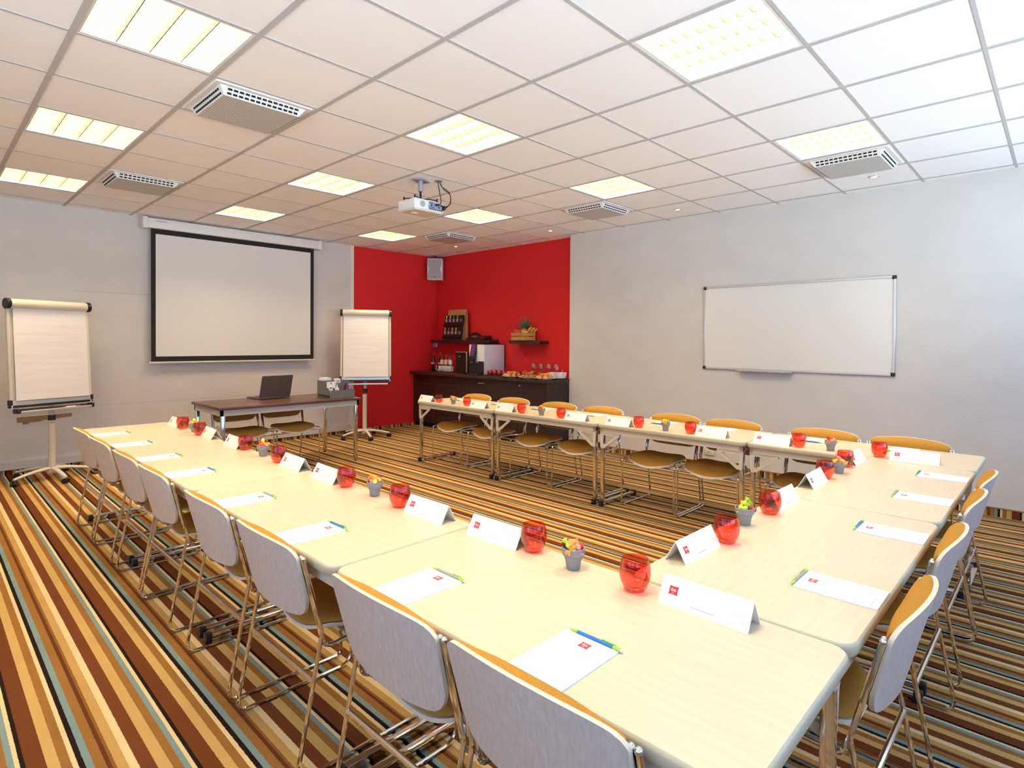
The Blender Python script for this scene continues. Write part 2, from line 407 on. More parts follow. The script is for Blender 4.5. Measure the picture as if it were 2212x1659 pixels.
def make_vent():
    t = thing('ceiling_vent', 'x', 'vent', group='square perforated air vents')
    b = MB().bev(-.275,-.275,-.008,.275,.275,.002,.002,1); b.build('vent_frame', M['white_plastic'], t)
    b = MB()
    a, c = .215, .245
    b.rings([[(-c,-c,-.008),(c,-c,-.008),(c,c,-.008),(-c,c,-.008)], [(-a,-a,-.05),(a,-a,-.05),(a,a,-.05),(-a,a,-.05)]], (False, False))
    b.build('vent_body', M['white_plastic'], t, smooth=False)
    MB().box(-a,-a,-.051,a,a,-.049).build('perforated_plate', M['perforated'], t, smooth=False)
    b = MB()
    for r in range(4):
        R = Matrix.Rotation(r*PI/2, 4, 'Z')
        for row in range(2):
            u = .22+.45*row; y = -(c+(a-c)*u) - .0012; z = -.008-.042*u
            for k in range(13): x = -.19 + .38*k/12; b.box(x-.011, y-.001, z-.0075, x+.011, y+.003, z+.0075, M=R)
    b.build('vent_slot', M['slot_black'], t, smooth=False)
    return Kind(t)
KV = make_vent()
for (i, j), s in zip([(-1,2),(-1,6),(5,-2),(5,2),(5,6)], ['beside the big ceiling light over the cross row side', 'closest to the projection screen, opposite the whiteboard', 'above the window end of the whiteboard wall', 'above the wall between whiteboard and red corner', 'close to the red corner, before the loudspeaker']):
    KV.place((i*.6+.3, j*.6+.3, ZC), 0, 'square perforated air vent ' + s)
t = thing('ceiling_spotlight', 'x', 'spotlight', group='small recessed spotlights along the whiteboard wall')
MB().lathe([(.024,.002),(.026,-.004),(.040,-.004),(.043,.001)], 20, cap=(False, False)).build('spotlight_ring', M['alu'], t)
MB().lathe([(.0245,-.001),(.001,-.0012)], 16, cap=(False, True)).build('bulb', M['spot_glow'], t)
KS = Kind(t)
for k, y in enumerate((4.45, 2.62, .87, -.92)): KS.place((3.86, y, ZC-.001), 0, 'small round recessed spotlight, %s from the screen wall, beside the whiteboard wall' % ordn(k))
# projector
t = thing('projector', 'white projector hanging from the ceiling on a steel post', 'projector', (1.36,1.99,ZC))
MB().bev(-.16,-.13,-.285,.16,.11,-.195,.012,3).build('projector_body', M['white_plastic'], t)
MB().bev(-.145,-.115,-.292,.145,.095,-.284,.002,1).lathe([(.03,-.292),(.03,-.300),(.02,-.301)], 16, M=Matrix.Translation((-.05,.02,0)), cap=(False, True)).build('underside_cover', M['ivory'], t)
b = MB().cyl((-.05,.111,-.24),(-.05,.135,-.24),.035,n=20); b.build('lens', M['black_plastic'], t)
b = MB().box(-.012,-.1312,-.275,.148,-.129,-.205); b.build('connector_plate', M['plate_steel'], t, smooth=False)
b = MB()
for k in range(7): x = .0+.02*k; b.box(x, -.1335, -.272, x+.011, -.130, -.263)
for x, z in ((.02,-.235),(.08,-.225),(.125,-.225),(.10,-.245),(.14,-.25)): b.box(x-.008,-.1335,z-.006,x+.008,-.130,z+.006)
b.build('socket_port', M['black_plastic'], t, smooth=False)
MB().box(-.01,-.134,-.258,.05,-.130,-.246).box(.0,-.134,-.225,.035,-.130,-.21).build('video_port', M['port_blue'], t, smooth=False)
MB().lathe([(.026,0),(.026,.002)], 20, M=Matrix.Translation((-.075,-.131,-.238)) @ Matrix.Rotation(PI/2,4,'X')).build('speaker_grille', M['grille_grey'], t)
MB().bev(-.075,-.05,-.012,.075,.05,-.002,.002,1, M=Matrix.Rotation(.4,4,'Z')).build('ceiling_plate', M['plate_steel'], t)
MB().cyl((0,0,-.01),(0,0,-.10),.021,n=16).build('mount_post', M['plate_steel'], t)
b = MB().cyl((0,0,-.10),(0,0,-.165),.010,n=10)
for dx, dy in ((-.13,.06),(-.12,-.08),(.12,.06),(.11,-.09)):
    b.tube(fillet([(0,0,-.165),(dx*.6,dy*.6,-.165),(dx,dy,-.175),(dx,dy,-.196)],.02,3),.0045,6)
    b.cyl((dx,dy,-.185),(dx,dy,-.160),.007,n=8)
b.build('mount_bracket', M['black_plastic'], t)
MB().lathe([(.032,-.001),(.034,-.006),(.022,-.008)], 18, M=Matrix.Translation((.12,-.10,0)), cap=(False, True)).build('cable_grommet', M['plate_steel'], t)
for pts in ([(.11,-.10,-.005),(.12,-.11,-.09),(.10,-.16,-.19),(.08,-.165,-.225),(.07,-.135,-.228)], [(.13,-.10,-.005),(.16,-.12,-.07),(.19,-.17,-.12),(.175,-.19,-.20),(.15,-.15,-.25),(.14,-.133,-.255)], [(.125,-.10,-.005),(.15,-.11,-.05),(.20,-.15,-.10),(.185,-.185,-.20),(.15,-.155,-.235),(.135,-.133,-.235)]):
    MB().tube(spline(pts), .004, 6).build('cable', M['black_plastic'], t)
MB().box(.055,-.16,-.236,.085,-.1335,-.222).box(.135,-.155,-.262,.152,-.1335,-.225).build('plug', M['black_plastic'], t, smooth=False)

# ------------------------------------------------------------------ wall things
def lbl_text(txt, size, ext=.0004, align='CENTER'):
    cu = bpy.data.curves.new('t', 'FONT'); cu.body = txt; cu.size = size; cu.extrude = ext; cu.align_x = align; cu.align_y = 'CENTER'; cu.resolution_u = 3
    o = bpy.data.objects.new('t', cu); COL.objects.link(o)
    dg = bpy.context.evaluated_depsgraph_get(); me = bpy.data.meshes.new_from_object(o.evaluated_get(dg))
    v = [tuple(p.co) for p in me.vertices]; f = [tuple(p.vertices) for p in me.polygons]
    bpy.data.objects.remove(o); bpy.data.meshes.remove(me)
    return v, f
WALLB = Matrix(((1,0,0,0),(0,0,-1,0),(0,1,0,0),(0,0,0,1)))   # xy drawing -> upright sheet facing -y
t = thing('projection_screen', 'pull-down projection screen with black border on the wall behind the desk', 'projection screen', (1.175, YW, 0))
x0, x1 = .095-1.175, 2.265-1.175
MB().bev(x0+.045,-.125,2.645,x1-.045,-.01,2.757,.006,2).build('screen_housing', M['trim_white'], t)
for x in (x0, x1-.048): MB().bev(x,-.13,2.635,x+.048,-.002,2.765,.006,2).build('housing_cap', M['white_plastic'], t)
MB().box(x0+.13,-.1256,2.722,x0+.24,-.1248,2.731).build('maker_print', M['print_grey'], t, smooth=False)
sx0, sx1 = .185-1.175, 2.168-1.175
b = MB(); z0, z1 = 1.108, 2.65; bw = .048
for a in ((sx0,z0,sx1,1.170),(sx0,2.587,sx1,z1),(sx0,1.170,sx0+bw,2.587),(sx1-bw,1.170,sx1,2.587)): b.box(a[0],-.0725,a[1],a[2],-.0705,a[3])
b.build('black_border', M['screen_black'], t, smooth=False)
MB().box(sx0+bw,-.072,1.170,sx1-bw,-.0705,2.587).build('screen_sheet', M['screen_white'], t, smooth=False)
MB().bev(.162-1.175,-.082,1.088,2.186-1.175,-.062,1.110,.004,2).build('weight_bar', M['ivory'], t)

t = thing('whiteboard', 'wide white writing board with dark corner caps on the grey wall', 'whiteboard', (XW, -.122, 0))
RW = Matrix(((0,0,-1,0),(-1,0,0,0),(0,1,0,0),(0,0,0,1)))   # drawing x -> -y, drawing y -> z, out -> -x
hw, za, zb = .8925, 1.094, 1.985
MB().box(-hw+.012, za+.012, .004, hw-.012, zb-.012, .014, M=RW).build('writing_surface', M['board_white'], t, smooth=False)
b = MB()
for a in ((-hw,za,hw,za+.02),(-hw,zb-.02,hw,zb),(-hw,za+.02,-hw+.02,zb-.02),(hw-.02,za+.02,hw,zb-.02)): b.bev(a[0],a[1],.002,a[2],a[3],.022,.003,1,M=RW)
b.build('board_frame', M['alu'], t)
for x in (-hw, hw):
    for z in (za, zb):
        x2, z2 = x-math.copysign(.03,x), z-(.03 if z == zb else -.03)
        MB().bev(min(x,x2)-.002,min(z,z2)-.002,.002,max(x,x2)+.002,max(z,z2)+.002,.026,.006,2,M=RW).build('corner_cap', M['black_plastic'], t)
MB().bev(-.50,za-.012,.004,.04,za-.004,.075,.003,1,M=RW).bev(-.50,za-.012,.068,.04,za+.004,.075,.002,1,M=RW).build('pen_tray', M['alu'], t)

t = thing('loudspeaker', 'white loudspeaker mounted high in the red corner', 'loudspeaker', (4.235,5.405,2.545), math.radians(-45))
pf = [(-.13,-.17),(.13,-.17),(.13,.17),(-.13,.17)]
b = MB().bev(-.125,-.085,-.175,.125,.12,.175,.015,3); b.build('cabinet', M['white_plastic'], t)
pts = []
for k in range(40):
    a = 2*PI*k/40; z = .165*math.sin(a)/max(abs(math.sin(a)),abs(math.cos(a))*.8+.2); z = max(-.16,min(.16,z*1.1))
    x = .118-.022*math.exp(-((z)/.05)**2); pts.append((math.copysign(x, math.cos(a)) if abs(math.cos(a)) > .01 else 0, z))
side = [(.112-.022*math.exp(-((-.16+.32*k/16)/.05)**2), -.16+.32*k/16) for k in range(17)]
poly = side + [(-x, z) for x, z in reversed(side)]
MB().prism(poly, .085, .092, M=WALLB).build('grille', M['grille_grey'], t)
MB().box(-.014,-.0945,-.135,.014,-.0915,-.125).build('badge', M['black_plastic'], t, smooth=False)
MB().box(-.03,.02,.17,.03,.12,.20).cyl((0,.06,.19),(0,.06,.228),.02).build('bracket', M['black_plastic'], t)
tag(MB().tube([(4.385,5.555,2.37),(4.40,5.565,2.2),(4.398,5.563,1.395)], .004, 6).build('speaker_cable', M['wall_red']), 'thin red cable running down the corner below the loudspeaker', 'cable')
t = thing('light_switch', 'small grey double switch box on the red wall under the shelf', 'switch', (4.375, YW, 1.298))
MB().bev(-.04,-.02,-.035,.035,0,.035,.004,2).build('switch_plate', M['plate_steel'], t)
MB().bev(.008,-.026,-.025,.03,-.018,.025,.002,1).build('rocker', M['label_white'], t)
def socket(label, loc, rz, w):
    t = thing('wall_socket', label, 'socket', loc, rz)
    MB().bev(-w/2,-.016,-.035,w/2,0,.035,.004,2).build('socket_plate', M['ivory'], t)
    b = MB()
    for x, z in ((0,.008),(-.012,-.01),(.012,-.01)): b.cyl((x,-.0175,z),(x,-.015,z),.0045,n=8)
    b.build('socket_hole', M['black_plastic'], t)
    return t
socket('ivory wall socket low on the wall under the whiteboard row', (XW, .69, .187), -PI/2, .115)
socket('ivory wall socket on the wall behind the brown desk', (.92, YW, .275), 0, .075)

# ------------------------------------------------------------------ folding tables
LT, D = 1.2502, .595
def make_table():
    t = thing('folding_table', 'x', 'table', group='maple topped folding tables set in a horseshoe')
    w, l = D-.004, LT-.005
    def lp(ins, z): return [(x, y, z) for x, y in rrect(w-2*ins, l-2*ins, max(.01,.045-ins), 6)]
    b = MB().rings([lp(.012,-.034), lp(.004,-.031), lp(0,-.024), lp(0,-.008), lp(.002,-.003), lp(.006,0)], (True, False), 1)
    b.rings([lp(.006,0), lp(.010,.0002)], (False, True), 0)
    o = b.build('tabletop', [M['maple'], M['maple_edge']], t); o.location.z = TH
    a, c = w/2-.022, l/2-.022; b = MB()
    for q in ((-a,-c,-a+.022,c),(a-.022,-c,a,c),(-a,-c,a,-c+.022),(-a,c-.022,a,c)): b.box(q[0],q[1],TH-.072,q[2],q[3],TH-.033)
    b.build('underframe', M['cream_metal'], t, smooth=False)
    x = w/2-.05
    for s in (-1, 1):
        y = s*(l/2-.036)
        lg = MB().bev(x-.016,y-.015,.03,x+.016,y+.015,TH-.04,.005,2).build('leg', M['chrome'], t)
        ft = MB().bev(-w/2+.055,y-.014,.013,w/2-.025,y+.014,.040,.004,2).build('foot_rail', M['chrome'], t)
        for xa, xb in ((w/2-.045, w/2-.012), (-w/2+.04, -w/2+.07)): MB().bev(xa,y-.016,0,xb,y+.016,.046,.004,2).build('end_cap', M['black_plastic'], ft)
        b = MB(); y0 = s*(l/2-.02); xx = w/2-.034
        P = [(0,0),(-.19,0),(-.19,-.022),(-.045,-.13),(-.012,-.135),(-.004,-.12)]
        Q = [(-.026,-.022),(-.150,-.022),(-.150,-.026),(-.048,-.100),(-.034,-.102),(-.030,-.098)]
        def pt(p, dx): return (xx+dx, y0+s*p[0], TH-.070+p[1])
        b.rings([[pt(p,.008) for p in P], [pt(p,-.008) for p in P], [pt(p,-.008) for p in Q], [pt(p,.008) for p in Q]], closed=True)
        b.box(xx-.03, min(y0,y0-s*.17), TH-.076, xx+.012, max(y0,y0-s*.17), TH-.070)
        b.build('bracket', M['cream_metal'], t, smooth=False)
    return Kind(t)
KT = make_table()
X0, YN = -.8468, -1.762
for k in range(4):
    KT.place((X0+D/2, YN+LT*(3.5-k), 0), 0, 'pale maple folding table, %s from the screen wall, in the row opposite the whiteboard' % ordn(k))
for k in range(4):
    KT.place((X0+D*1.5+2*LT, YN+LT*(3.5-k), 0), PI, 'pale maple folding table, %s from the screen wall, in the row along the whiteboard' % ordn(k))
for k in range(2):
    KT.place((X0+D+LT*(1.5-k), YN+D/2, 0), PI/2, 'pale maple folding table, %s from the whiteboard wall, in the short cross row' % ordn(k))

# ------------------------------------------------------------------ chairs
def make_chair(top=.752, ball=.698):
    t = thing('conference_chair', 'x', 'chair', group='mustard padded chairs with chrome tube frames')
    R = .0070
    def post(z): return .085-.255*(z-.445)
    for s in (-1, 1):
        xo, xi = s*.240, s*.2255; br = .022 if s > 0 else .06
        pa = fillet([(xo,post(ball-.003),ball-.003),(xo,.085,.445),(xo,0,R),(xo,.475,R),(xo,.472,.398),(xi,.43,.402),(xi,.10,.388),(xi,.086,.445),(xi,post(ball-.003),ball-.003)], [.05,.045,br,.04,.03,.05,.05], 5)
        b = MB().tube(pa, R, 9)
        for x in (xo, xi): b.ball((x,post(ball),ball), .0082, 10, 6)
        sf = b.build('side_frame', M['chrome'], t)
        MB().box(xo-.011,.12,0,xo+.011,.15,.006).box(xo-.011,.33,0,xo+.011,.36,.006).build('floor_glide', M['black_plastic'], sf, smooth=False)
    MB().cyl((-.24,.057,.30),(.24,.057,.30),.0085,n=9).build('stretcher', M['chrome'], t)
    MB().cyl((-.225,.44,.372),(.225,.44,.372),.006,n=8).cyl((-.215,.20,.392),(.215,.20,.392),.006,n=8).build('seat_support', M['chrome'], t)
    # back shell
    def zt(u): return top-.020*u*u-.006*abs(u)**4-.022*abs(u)**18
    def zb(u): return .487+.010*u*u+.062*abs(u)**12
    def yc(u, z): return post(z)-.0075-.034*(1-u*u)
    def hx(u, v): return .234*u*(1-.035*(1-v))
    def S(off):
        def f(a, v):
            u = math.sin(PI/2*(2*a-1)); z = zb(u)+(zt(u)-zb(u))*v
            return (hx(u, v), yc(u, z)+off, z)
        return f
    b = MB().sheet(S(-.011), S(0), 20, 10, 0, 1); b.build('back_shell', [M['ash_veneer'], M['ply_edge']], t, ang=50)
    def Pd(front):
        def f(a, v):
            u = math.sin(PI/2*(2*a-1))*.955; V = .04+.945*v; z = zb(u)+(zt(u)-zb(u))*V
            e = 1-.75*abs(2*v-1)**14
            bul = .006+.044*(1-abs(u/.955)**2.6)*e*(.7+.3*v)
            return (hx(u, V), yc(u, z)+.0005+(bul if front else 0), z)
        return f
    MB().sheet(Pd(True), Pd(False), 20, 16).build('back_pad', M['mustard'], t, ang=70)
    # seat
    def seat(z_off, ins, bulge):
        def f(a, v):
            u = 2*a-1; w = .214-ins
            e = 1-.10*(1-v)**3-.12*abs(2*v-1)**6
            x = w*u*e
            yf = .492-.035*u*u-ins; yb = .105+.05*u*u*u*u+ins
            y = yb+(yf-yb)*v
            z = .418+.010*u*u - .048*max(0,(y-.38)/.11)**2 - .016*max(0,(.22-y)/.1)**1.5*(1-u*u) 
            ed = (1-abs(u)**6)*(1-abs(2*v-1)**8)
            return (x, y, z+z_off+bulge*ed)
        return f
    MB().sheet(seat(-.012,0,0), seat(0,0,0), 16, 12, 0, 1).build('seat_shell', [M['ash_veneer'], M['ply_edge']], t, ang=60)
    MB().sheet(seat(.0005,.006,.0), seat(.006,.006,.020), 16, 12).build('seat_pad', M['mustard'], t, ang=70)
    return Kind(t)
KC = make_chair()
for k, y in enumerate((2.84,2.288,1.668,1.145,.415,-.155,-.84,-1.348)):
    KC.place((-.897, y, 0), -PI/2, 'mustard padded chair, %s from the screen wall, at the row opposite the whiteboard' % ordn(k))
for k, y in enumerate((2.90,2.30,1.66,1.115,.35,-.157,-.83,-1.352)):
    KC.place((2.893, y, 0), PI/2, 'mustard padded chair, %s from the screen wall, at the row along the whiteboard' % ordn(k))
for k, x in enumerate((1.94,1.41,.73,.062)):
    KC.place((x, -1.822, 0), 0, 'mustard padded chair, %s from the whiteboard wall, at the short cross row' % ordn(k))
KD = make_chair(.675, .655)
KD.place((.69, 4.42, 0), PI, 'mustard padded chair behind the brown desk, at its end without the organizer')
KD.place((1.205, 4.42, 0), PI, 'mustard padded chair behind the brown desk, beside the right organizer end'.replace('right ', ''))

# ------------------------------------------------------------------ places set on the tables
def glass_profile(s=1):
    out = [(.0005,0),(.022,0),(.027,.003),(.034,.014),(.0405,.030),(.0435,.048),(.0425,.065),(.039,.080),(.037,.089)]
    inn = [(.0355,.089),(.0375,.079),(.041,.064),(.0418,.048),(.0388,.031),(.032,.018),(.022,.012),(.0005,.011)]
    return out, inn
def make_glass(name='drinking_glass', m='red_glass', group='red round tumblers on the tables'):
    o, i = glass_profile()
    g = MB().lathe(o+i, 28, cap=(False, False)).build(name, M[m], ang=60)
    tag(g, 'x', 'glass', group)
    return Kind(g)
KG = make_glass()
ROW = dict(L=('from the screen wall','opposite the whiteboard'), R=('from the screen wall','along the whiteboard wall'), B=('from the whiteboard wall','on the short cross row'))
def seat_label(base, row, k): return '%s, %s %s, %s' % (base, ordn(k), *ROW[row])
GL = dict(L=[(-.291,2.754),(-.30,2.356),(-.285,1.573),(-.30,1.071),(-.312,.325),(-.324,-.12),(-.308,-.846),(-.331,-1.242)],
          B=[(1.884,-1.217),(1.502,-1.219),(.67,-1.245),(.221,-1.262)],
          R=[(2.325,2.916),(2.331,2.456),(2.30,1.641),(2.301,1.157),(2.312,.366),(2.329,-.07),(2.337,-.833),(2.34,-1.291)])
for row in 'LBR':
    for k, (x, y) in enumerate(GL[row]): KG.place((x, y, TH+.0004), 0, seat_label('red glass tumbler', row, k))
# tent cards
def pincushion(w, h, n=6, bow=.10):
    P = []
    C4 = [(-w/2,-h/2),(w/2,-h/2),(w/2,h/2),(-w/2,h/2)]
    for k in range(4):
        (ax, ay), (bx, by) = C4[k], C4[(k+1) % 4]
        for i in range(n):
            t = i/n; q = 4*t*(1-t)*bow; P.append(((ax+(bx-ax)*t)*(1-0)-((ax+bx)/w)*q*w*.5*1.0, ay+(by-ay)*t-((ay+by)/h)*q*h*.5))
    return P
def add_logo(parent, Mx, s):
    lg = MB().prism(pincushion(s, s*.86), 0, .0003, 0, Mx)
    v, f = lbl_text('ibis', s*.46, .0002)
    lg.add(v, f, 1, Mx @ Matrix.Translation((0, s*.05, .0006)))
    lg.box(-s*.12, -s*.26, .0003, s*.12, -s*.22, .0006, 1, Mx)
    return lg.build('logo', [M['logo_red'], M['paper']], parent, smooth=False)
def make_card():
    t = thing('tent_card', 'x', 'name card', group='white folded tent cards with a red logo')
    L, h, d = .24, .066, .074
    pr = [(0,0),(d/2,h),(d,0),(d-.0022,0),(d/2,h-.0035),(.0022,0)]
    b = MB().rings([[(-L/2,y,z) for y,z in pr], [(L/2,y,z) for y,z in pr]]); b.build('folded_card', M['paper'], t, smooth=False)
    sl = math.atan2(h, d/2); 
    Fm = Matrix.Translation((0,0,0)) @ Matrix.Rotation(sl, 4, 'X')   # drawing xy on the front flap
    add_logo(t, Fm @ Matrix.Translation((-L/2+.036, .040, .0004)), .026)
    b = MB()
    for k in range(9): b.box(-.03+.007*k,.0135,.0003,-.0245+.007*k,.0148,.0006, M=Fm)
    b.build('small_print', M['print_grey'], t, smooth=False)
    b = MB()
    for k in range(7):
        a = k*.9; cx, cz = L/2-.024+.008*math.cos(a*1.7), .022+.013*math.sin(a)
        b.tube([(cx+.004*math.cos(q), cz+.004*math.sin(q), .0004) for q in (0,1.2,2.4,3.6,4.8)], .0004, 4, M=Fm)
    b.build('printed_doodle', M['print_peach'], t, smooth=False)
    return Kind(t)
KCD = make_card()
CL = [(-.315,2.945,-91),(-.310,2.205,-93),(-.322,1.735,-92),(-.334,.879,-91.5),(-.340,.512,-93),(-.3555,-.308,-90),(-.352,-.684,-89.5),(-.3515,-1.443,-90.7)]
CB = [(2.07,-1.256,.5),(1.325,-1.252,.9),(.855,-1.264,-.8),(.0505,-1.263,-1)]
CR = [(2.27,3.11,-93),(2.275,2.245,-93),(2.262,1.851,-92),(2.255,.975,-93.5),(2.256,.542,-92),(2.292,-.237,-94),(2.294,-.666,-92),(2.290,-1.474,-86.5)]
for row, Q in (('L',CL),('B',CB),('R',CR)):
    for k, (x, y, a) in enumerate(Q): KCD.place((x, y, TH+.0003), math.radians(a), seat_label('white tent card with logo', row, k))
# pads
def make_pad():
    t = thing('writing_pad', 'x', 'notepad', group='white notepads with a red logo')
    MB().box(-.0725,-.1035,0,.0725,.1035,.004).build('paper_sheets', M['paper'], t, smooth=False)
    add_logo(t, Matrix.Translation((.004,.072,.0043)), .026)
    b = MB()
    for k in range(8): b.box(-.058+.006*k,-.086,.0041,-.0535+.006*k,-.0848,.0044)
    b.build('small_print', M['print_grey'], t, smooth=False)
    return Kind(t)
def make_pen(col, desc):
    t = thing('ballpoint_pen', 'x', 'pen', group=desc)
    MB().cyl((-.043,0,.005),(.062,0,.005),.0048,n=10).build('barrel', M[col], t)
    MB().cyl((-.066,0,.005),(-.043,0,.005),.0012,.0050,n=10).build('tip', M['lime'], t)
    MB().cyl((.056,0,.005),(.073,0,.005),.0052,n=10).build('cap', M['lime'], t)
    MB().cyl((.073,0,.005),(.080,0,.005),.0032,n=8).build('push_button', M['label_white'], t)
    MB().bev(.022,.002,.0085,.062,.0055,.0115,.001,1).build('clip', M['lime'], t)
    return Kind(t)
KP = make_pad(); KPG = make_pen('pen_grey', 'grey and lime ballpoint pens'); KPB = make_pen('pen_blue', 'blue and lime ballpoint pens')
PADS = dict(L=[(-.742,y,-PI/2) for y in (2.812,2.250,1.665,1.127,.420,-.166,-.797,-1.319)],
            B=[(x,-1.651,0) for x in (1.958,1.378,.739,.073)],
            R=[(2.705,y,PI/2) for y in (2.93,2.29,1.71,1.06,.345,-.165,-.835,-1.355)])
for row in 'LBR':
    for k, (x, y, rz) in enumerate(PADS[row]):
        KP.place((x, y, TH+.0004), rz, seat_label('white notepad with a red logo', row, k))
        flip = PI if row != 'B' else PI
        up_ = Vector((-math.sin(rz), math.cos(rz))); p = Vector((x, y))+up_*.109
        ink = (k % 2 == 0) if row != 'R' else (k % 2 == 1)
        if row == 'B': ink = k % 2 == 1
        kk, cn = (KPG, 'grey') if ink else (KPB, 'blue')
        kk.place((p.x, p.y, TH+.0004), rz + (0 if row != 'B' else 0), seat_label('%s and lime ballpoint pen' % cn, row, k))
# sweet pots
pot = MB().lathe([(.0005,0),(.019,0),(.021,.002),(.0265,.042),(.031,.042),(.034,.044),(.0355,.064),(.034,.066),(.031,.064),(.029,.040),(.026,.030),(.0005,.030)], 24, cap=(False, False)).build('plant_pot', M['grey_pot'], ang=40)
tag(pot, 'x', 'pot', 'small grey pots of wrapped sweets'); KPOT = Kind(pot)
def make_sweet(col):
    b = MB().ball((0,0,0), .0095, 10, 7, sc=(1.35,1,1))
    for s in (-1, 1): b.cyl((s*.011,0,0),(s*.025,0,.0),.0028,.0105,n=7)
    o = b.build('wrapped_sweet', M['sweet_'+col], ang=60); tag(o, 'x', 'sweet', 'x'); return Kind(o)
KSW = {c: make_sweet(c) for c in ('red','lime','orange','yellow','pink')}
POTS = [('L',0,-.275,2.541,'opposite the whiteboard, first from the screen wall'),('L',1,-.289,1.303,'opposite the whiteboard, second from the screen wall'),('L',2,-.305,.095,'opposite the whiteboard, third from the screen wall'),('L',3,-.331,-1.027,'opposite the whiteboard, fourth from the screen wall'),
        ('B',1,.46,-1.228,'on the cross row, second from the whiteboard wall'),('B',0,1.678,-1.239,'on the cross row, first from the whiteboard wall'),
        ('R',0,2.327,2.672,'along the whiteboard wall, first from the screen wall'),('R',1,2.311,1.397,'along the whiteboard wall, second from the screen wall'),('R',2,2.32,.131,'along the whiteboard wall, third from the screen wall'),('R',3,2.353,-1.019,'along the whiteboard wall, fourth from the screen wall')]
MIX = [['yellow','lime','pink','yellow','orange','lime'],['orange','pink','pink','red','orange','yellow'],['yellow','orange','pink','yellow','red','orange'],['red','red','lime','orange','pink','orange'],
       ['lime','red','yellow','lime','red','lime'],['red','pink','yellow','orange','lime','pink'],['yellow','orange','orange','yellow','pink','orange'],['orange','pink','orange','red','yellow','orange'],['yellow','pink','yellow','orange','red','lime'],['orange','red','orange','pink','orange','red']]
for (row, k, x, y, where), mix in zip(POTS, MIX):
    KPOT.place((x, y, TH+.0004), 0, 'small grey pot of sweets ' + where)
    for i, c in enumerate(mix):
        a = i*2*PI/5+random.uniform(-.3,.3); r = .015 if i < 5 else .0
        z = .064+random.uniform(0,.006) if i < 5 else .080
        KSW[c].place((x+r*math.cos(a), y+r*math.sin(a), TH+z), 0, '%s wrapped sweet in the grey pot %s' % (c, where), rot=(random.uniform(-.6,.6), random.uniform(-.9,.9), random.uniform(0,6.28)))['group'] = '%s sweets in the pot %s' % (c, where)

# ------------------------------------------------------------------ presenter's desk
DH = .72
t = thing('office_desk', 'brown topped desk with grey frame and square chrome legs', 'desk', (1.07, 4.115, 0))
w, d = .765, .400
MB().bev(-w,-d,DH-.026,w,d,DH,.003,2).build('desktop', M['brown_laminate'], t)
b = MB()
for q in ((-w+.02,-d+.02,w-.02,-d+.045),(-w+.02,d-.045,w-.02,d-.02),(-w+.02,-d+.02,-w+.045,d-.02),(w-.045,-d+.02,w-.02,d-.02)): b.box(q[0],q[1],DH-.085,q[2],q[3],DH-.026)
b.build('desk_frame', M['grey_metal'], t, smooth=False)
for sx in (-1, 1):
    for sy_ in (-1, 1):
        x, y = sx*(w-.045), sy_*(d-.045)
        lg = MB().bev(x-.018,y-.018,.012,x+.018,y+.018,DH-.03,.004,2).build('leg', M['chrome'], t)
        MB().cyl((x,y,0),(x,y,.014),.016,n=12).build('foot', M['black_plastic'], lg)
t = thing('laptop', 'open grey laptop standing on the brown desk', 'laptop', (1.075, 4.245, DH), math.radians(8))
MB().bev(-.185,0,.004,.185,.26,.018,.004,2).build('laptop_base', M['laptop_grey'], t)
MB().box(-.16,.10,.0175,.16,.23,.0195).build('keyboard', M['black_plastic'], t, smooth=False)
LID = Matrix.Translation((0,.006,.016)) @ Matrix.Rotation(math.radians(14), 4, 'X')   # lid tilts away from the seated presenter
lid = MB().rings([[(x, .007, z) for x, z in rrect(.37,.25,.012,4,0,.125)], [(x, -.001, z) for x, z in rrect(.37,.25,.012,4,0,.125)]], M=LID).build('laptop_lid', M['laptop_grey'], t)
MB().box(-.17,.0072,.012,.17,.0082,.24, M=LID).build('display', M['black_plastic'], lid, smooth=False)
b = MB(); ring = [(.024*math.cos(a*PI/10), -.0014, .125+.024*math.sin(a*PI/10)) for a in range(21)]
b.tube(ring, .0016, 5, M=LID); v, f = lbl_text('hp', .036, .0003); b.add(v, f, 0, LID @ Matrix.Translation((0,-.0016,.128)) @ WALLB @ Matrix.Shear('XZ', 4, (0,0)) )
b.build('logo', M['laptop_logo'], lid, smooth=False)
# organizer
t = thing('desk_organizer', 'grey stepped organizer box at the end of the desk', 'organizer', (1.655, 4.03, DH), math.radians(-2))
t.location = (1.665, 3.99, DH)
b = MB()
def tray(x0,y0,x1,y1,z0,z1,th=.004):
    b.box(x0,y0,z0,x1,y1,z0+th)
    for q in ((x0,y0,x1,y0+th),(x0,y1-th,x1,y1),(x0,y0+th,x0+th,y1-th),(x1-th,y0+th,x1,y1-th)): b.box(q[0],q[1],z0+th,q[2],q[3],z1)
tray(-.15,-.17,.15,-.02,.001,.090); tray(-.15,-.02,.15,.15,.001,.190)
b.build('organizer_tray', M['organizer'], t, smooth=False)
MB().box(-.1515,-.165,.010,-.150,.12,.034).build('side_band', M['wenge'], t, smooth=False)
b = MB()
for x, y, z in ((-.148,-.1705,.012),(.148,-.1705,.012),(.148,-.0205,.15),(.148,-.0205,.12),(-.148,-.1705,.075)): b.ball((x,y,z),.004,8,6)
b.build('rivet', M['alu'], t)
ox, oy = 1.665, 3.99
def at_org(x, y, z): return (ox+x, oy+y, DH+z)
MBc = MB().box(-.055,-.001,0,.055,.001,.075)
c1 = MBc.build('information_card', M['paper'], smooth=False); c1.location = at_org(-.07,-.026,.105); tag(c1, 'white card with red logo leaning on the organizer step', 'card')
add_logo(c1, Matrix.Translation((0,-.0012,.055)) @ WALLB, .018)
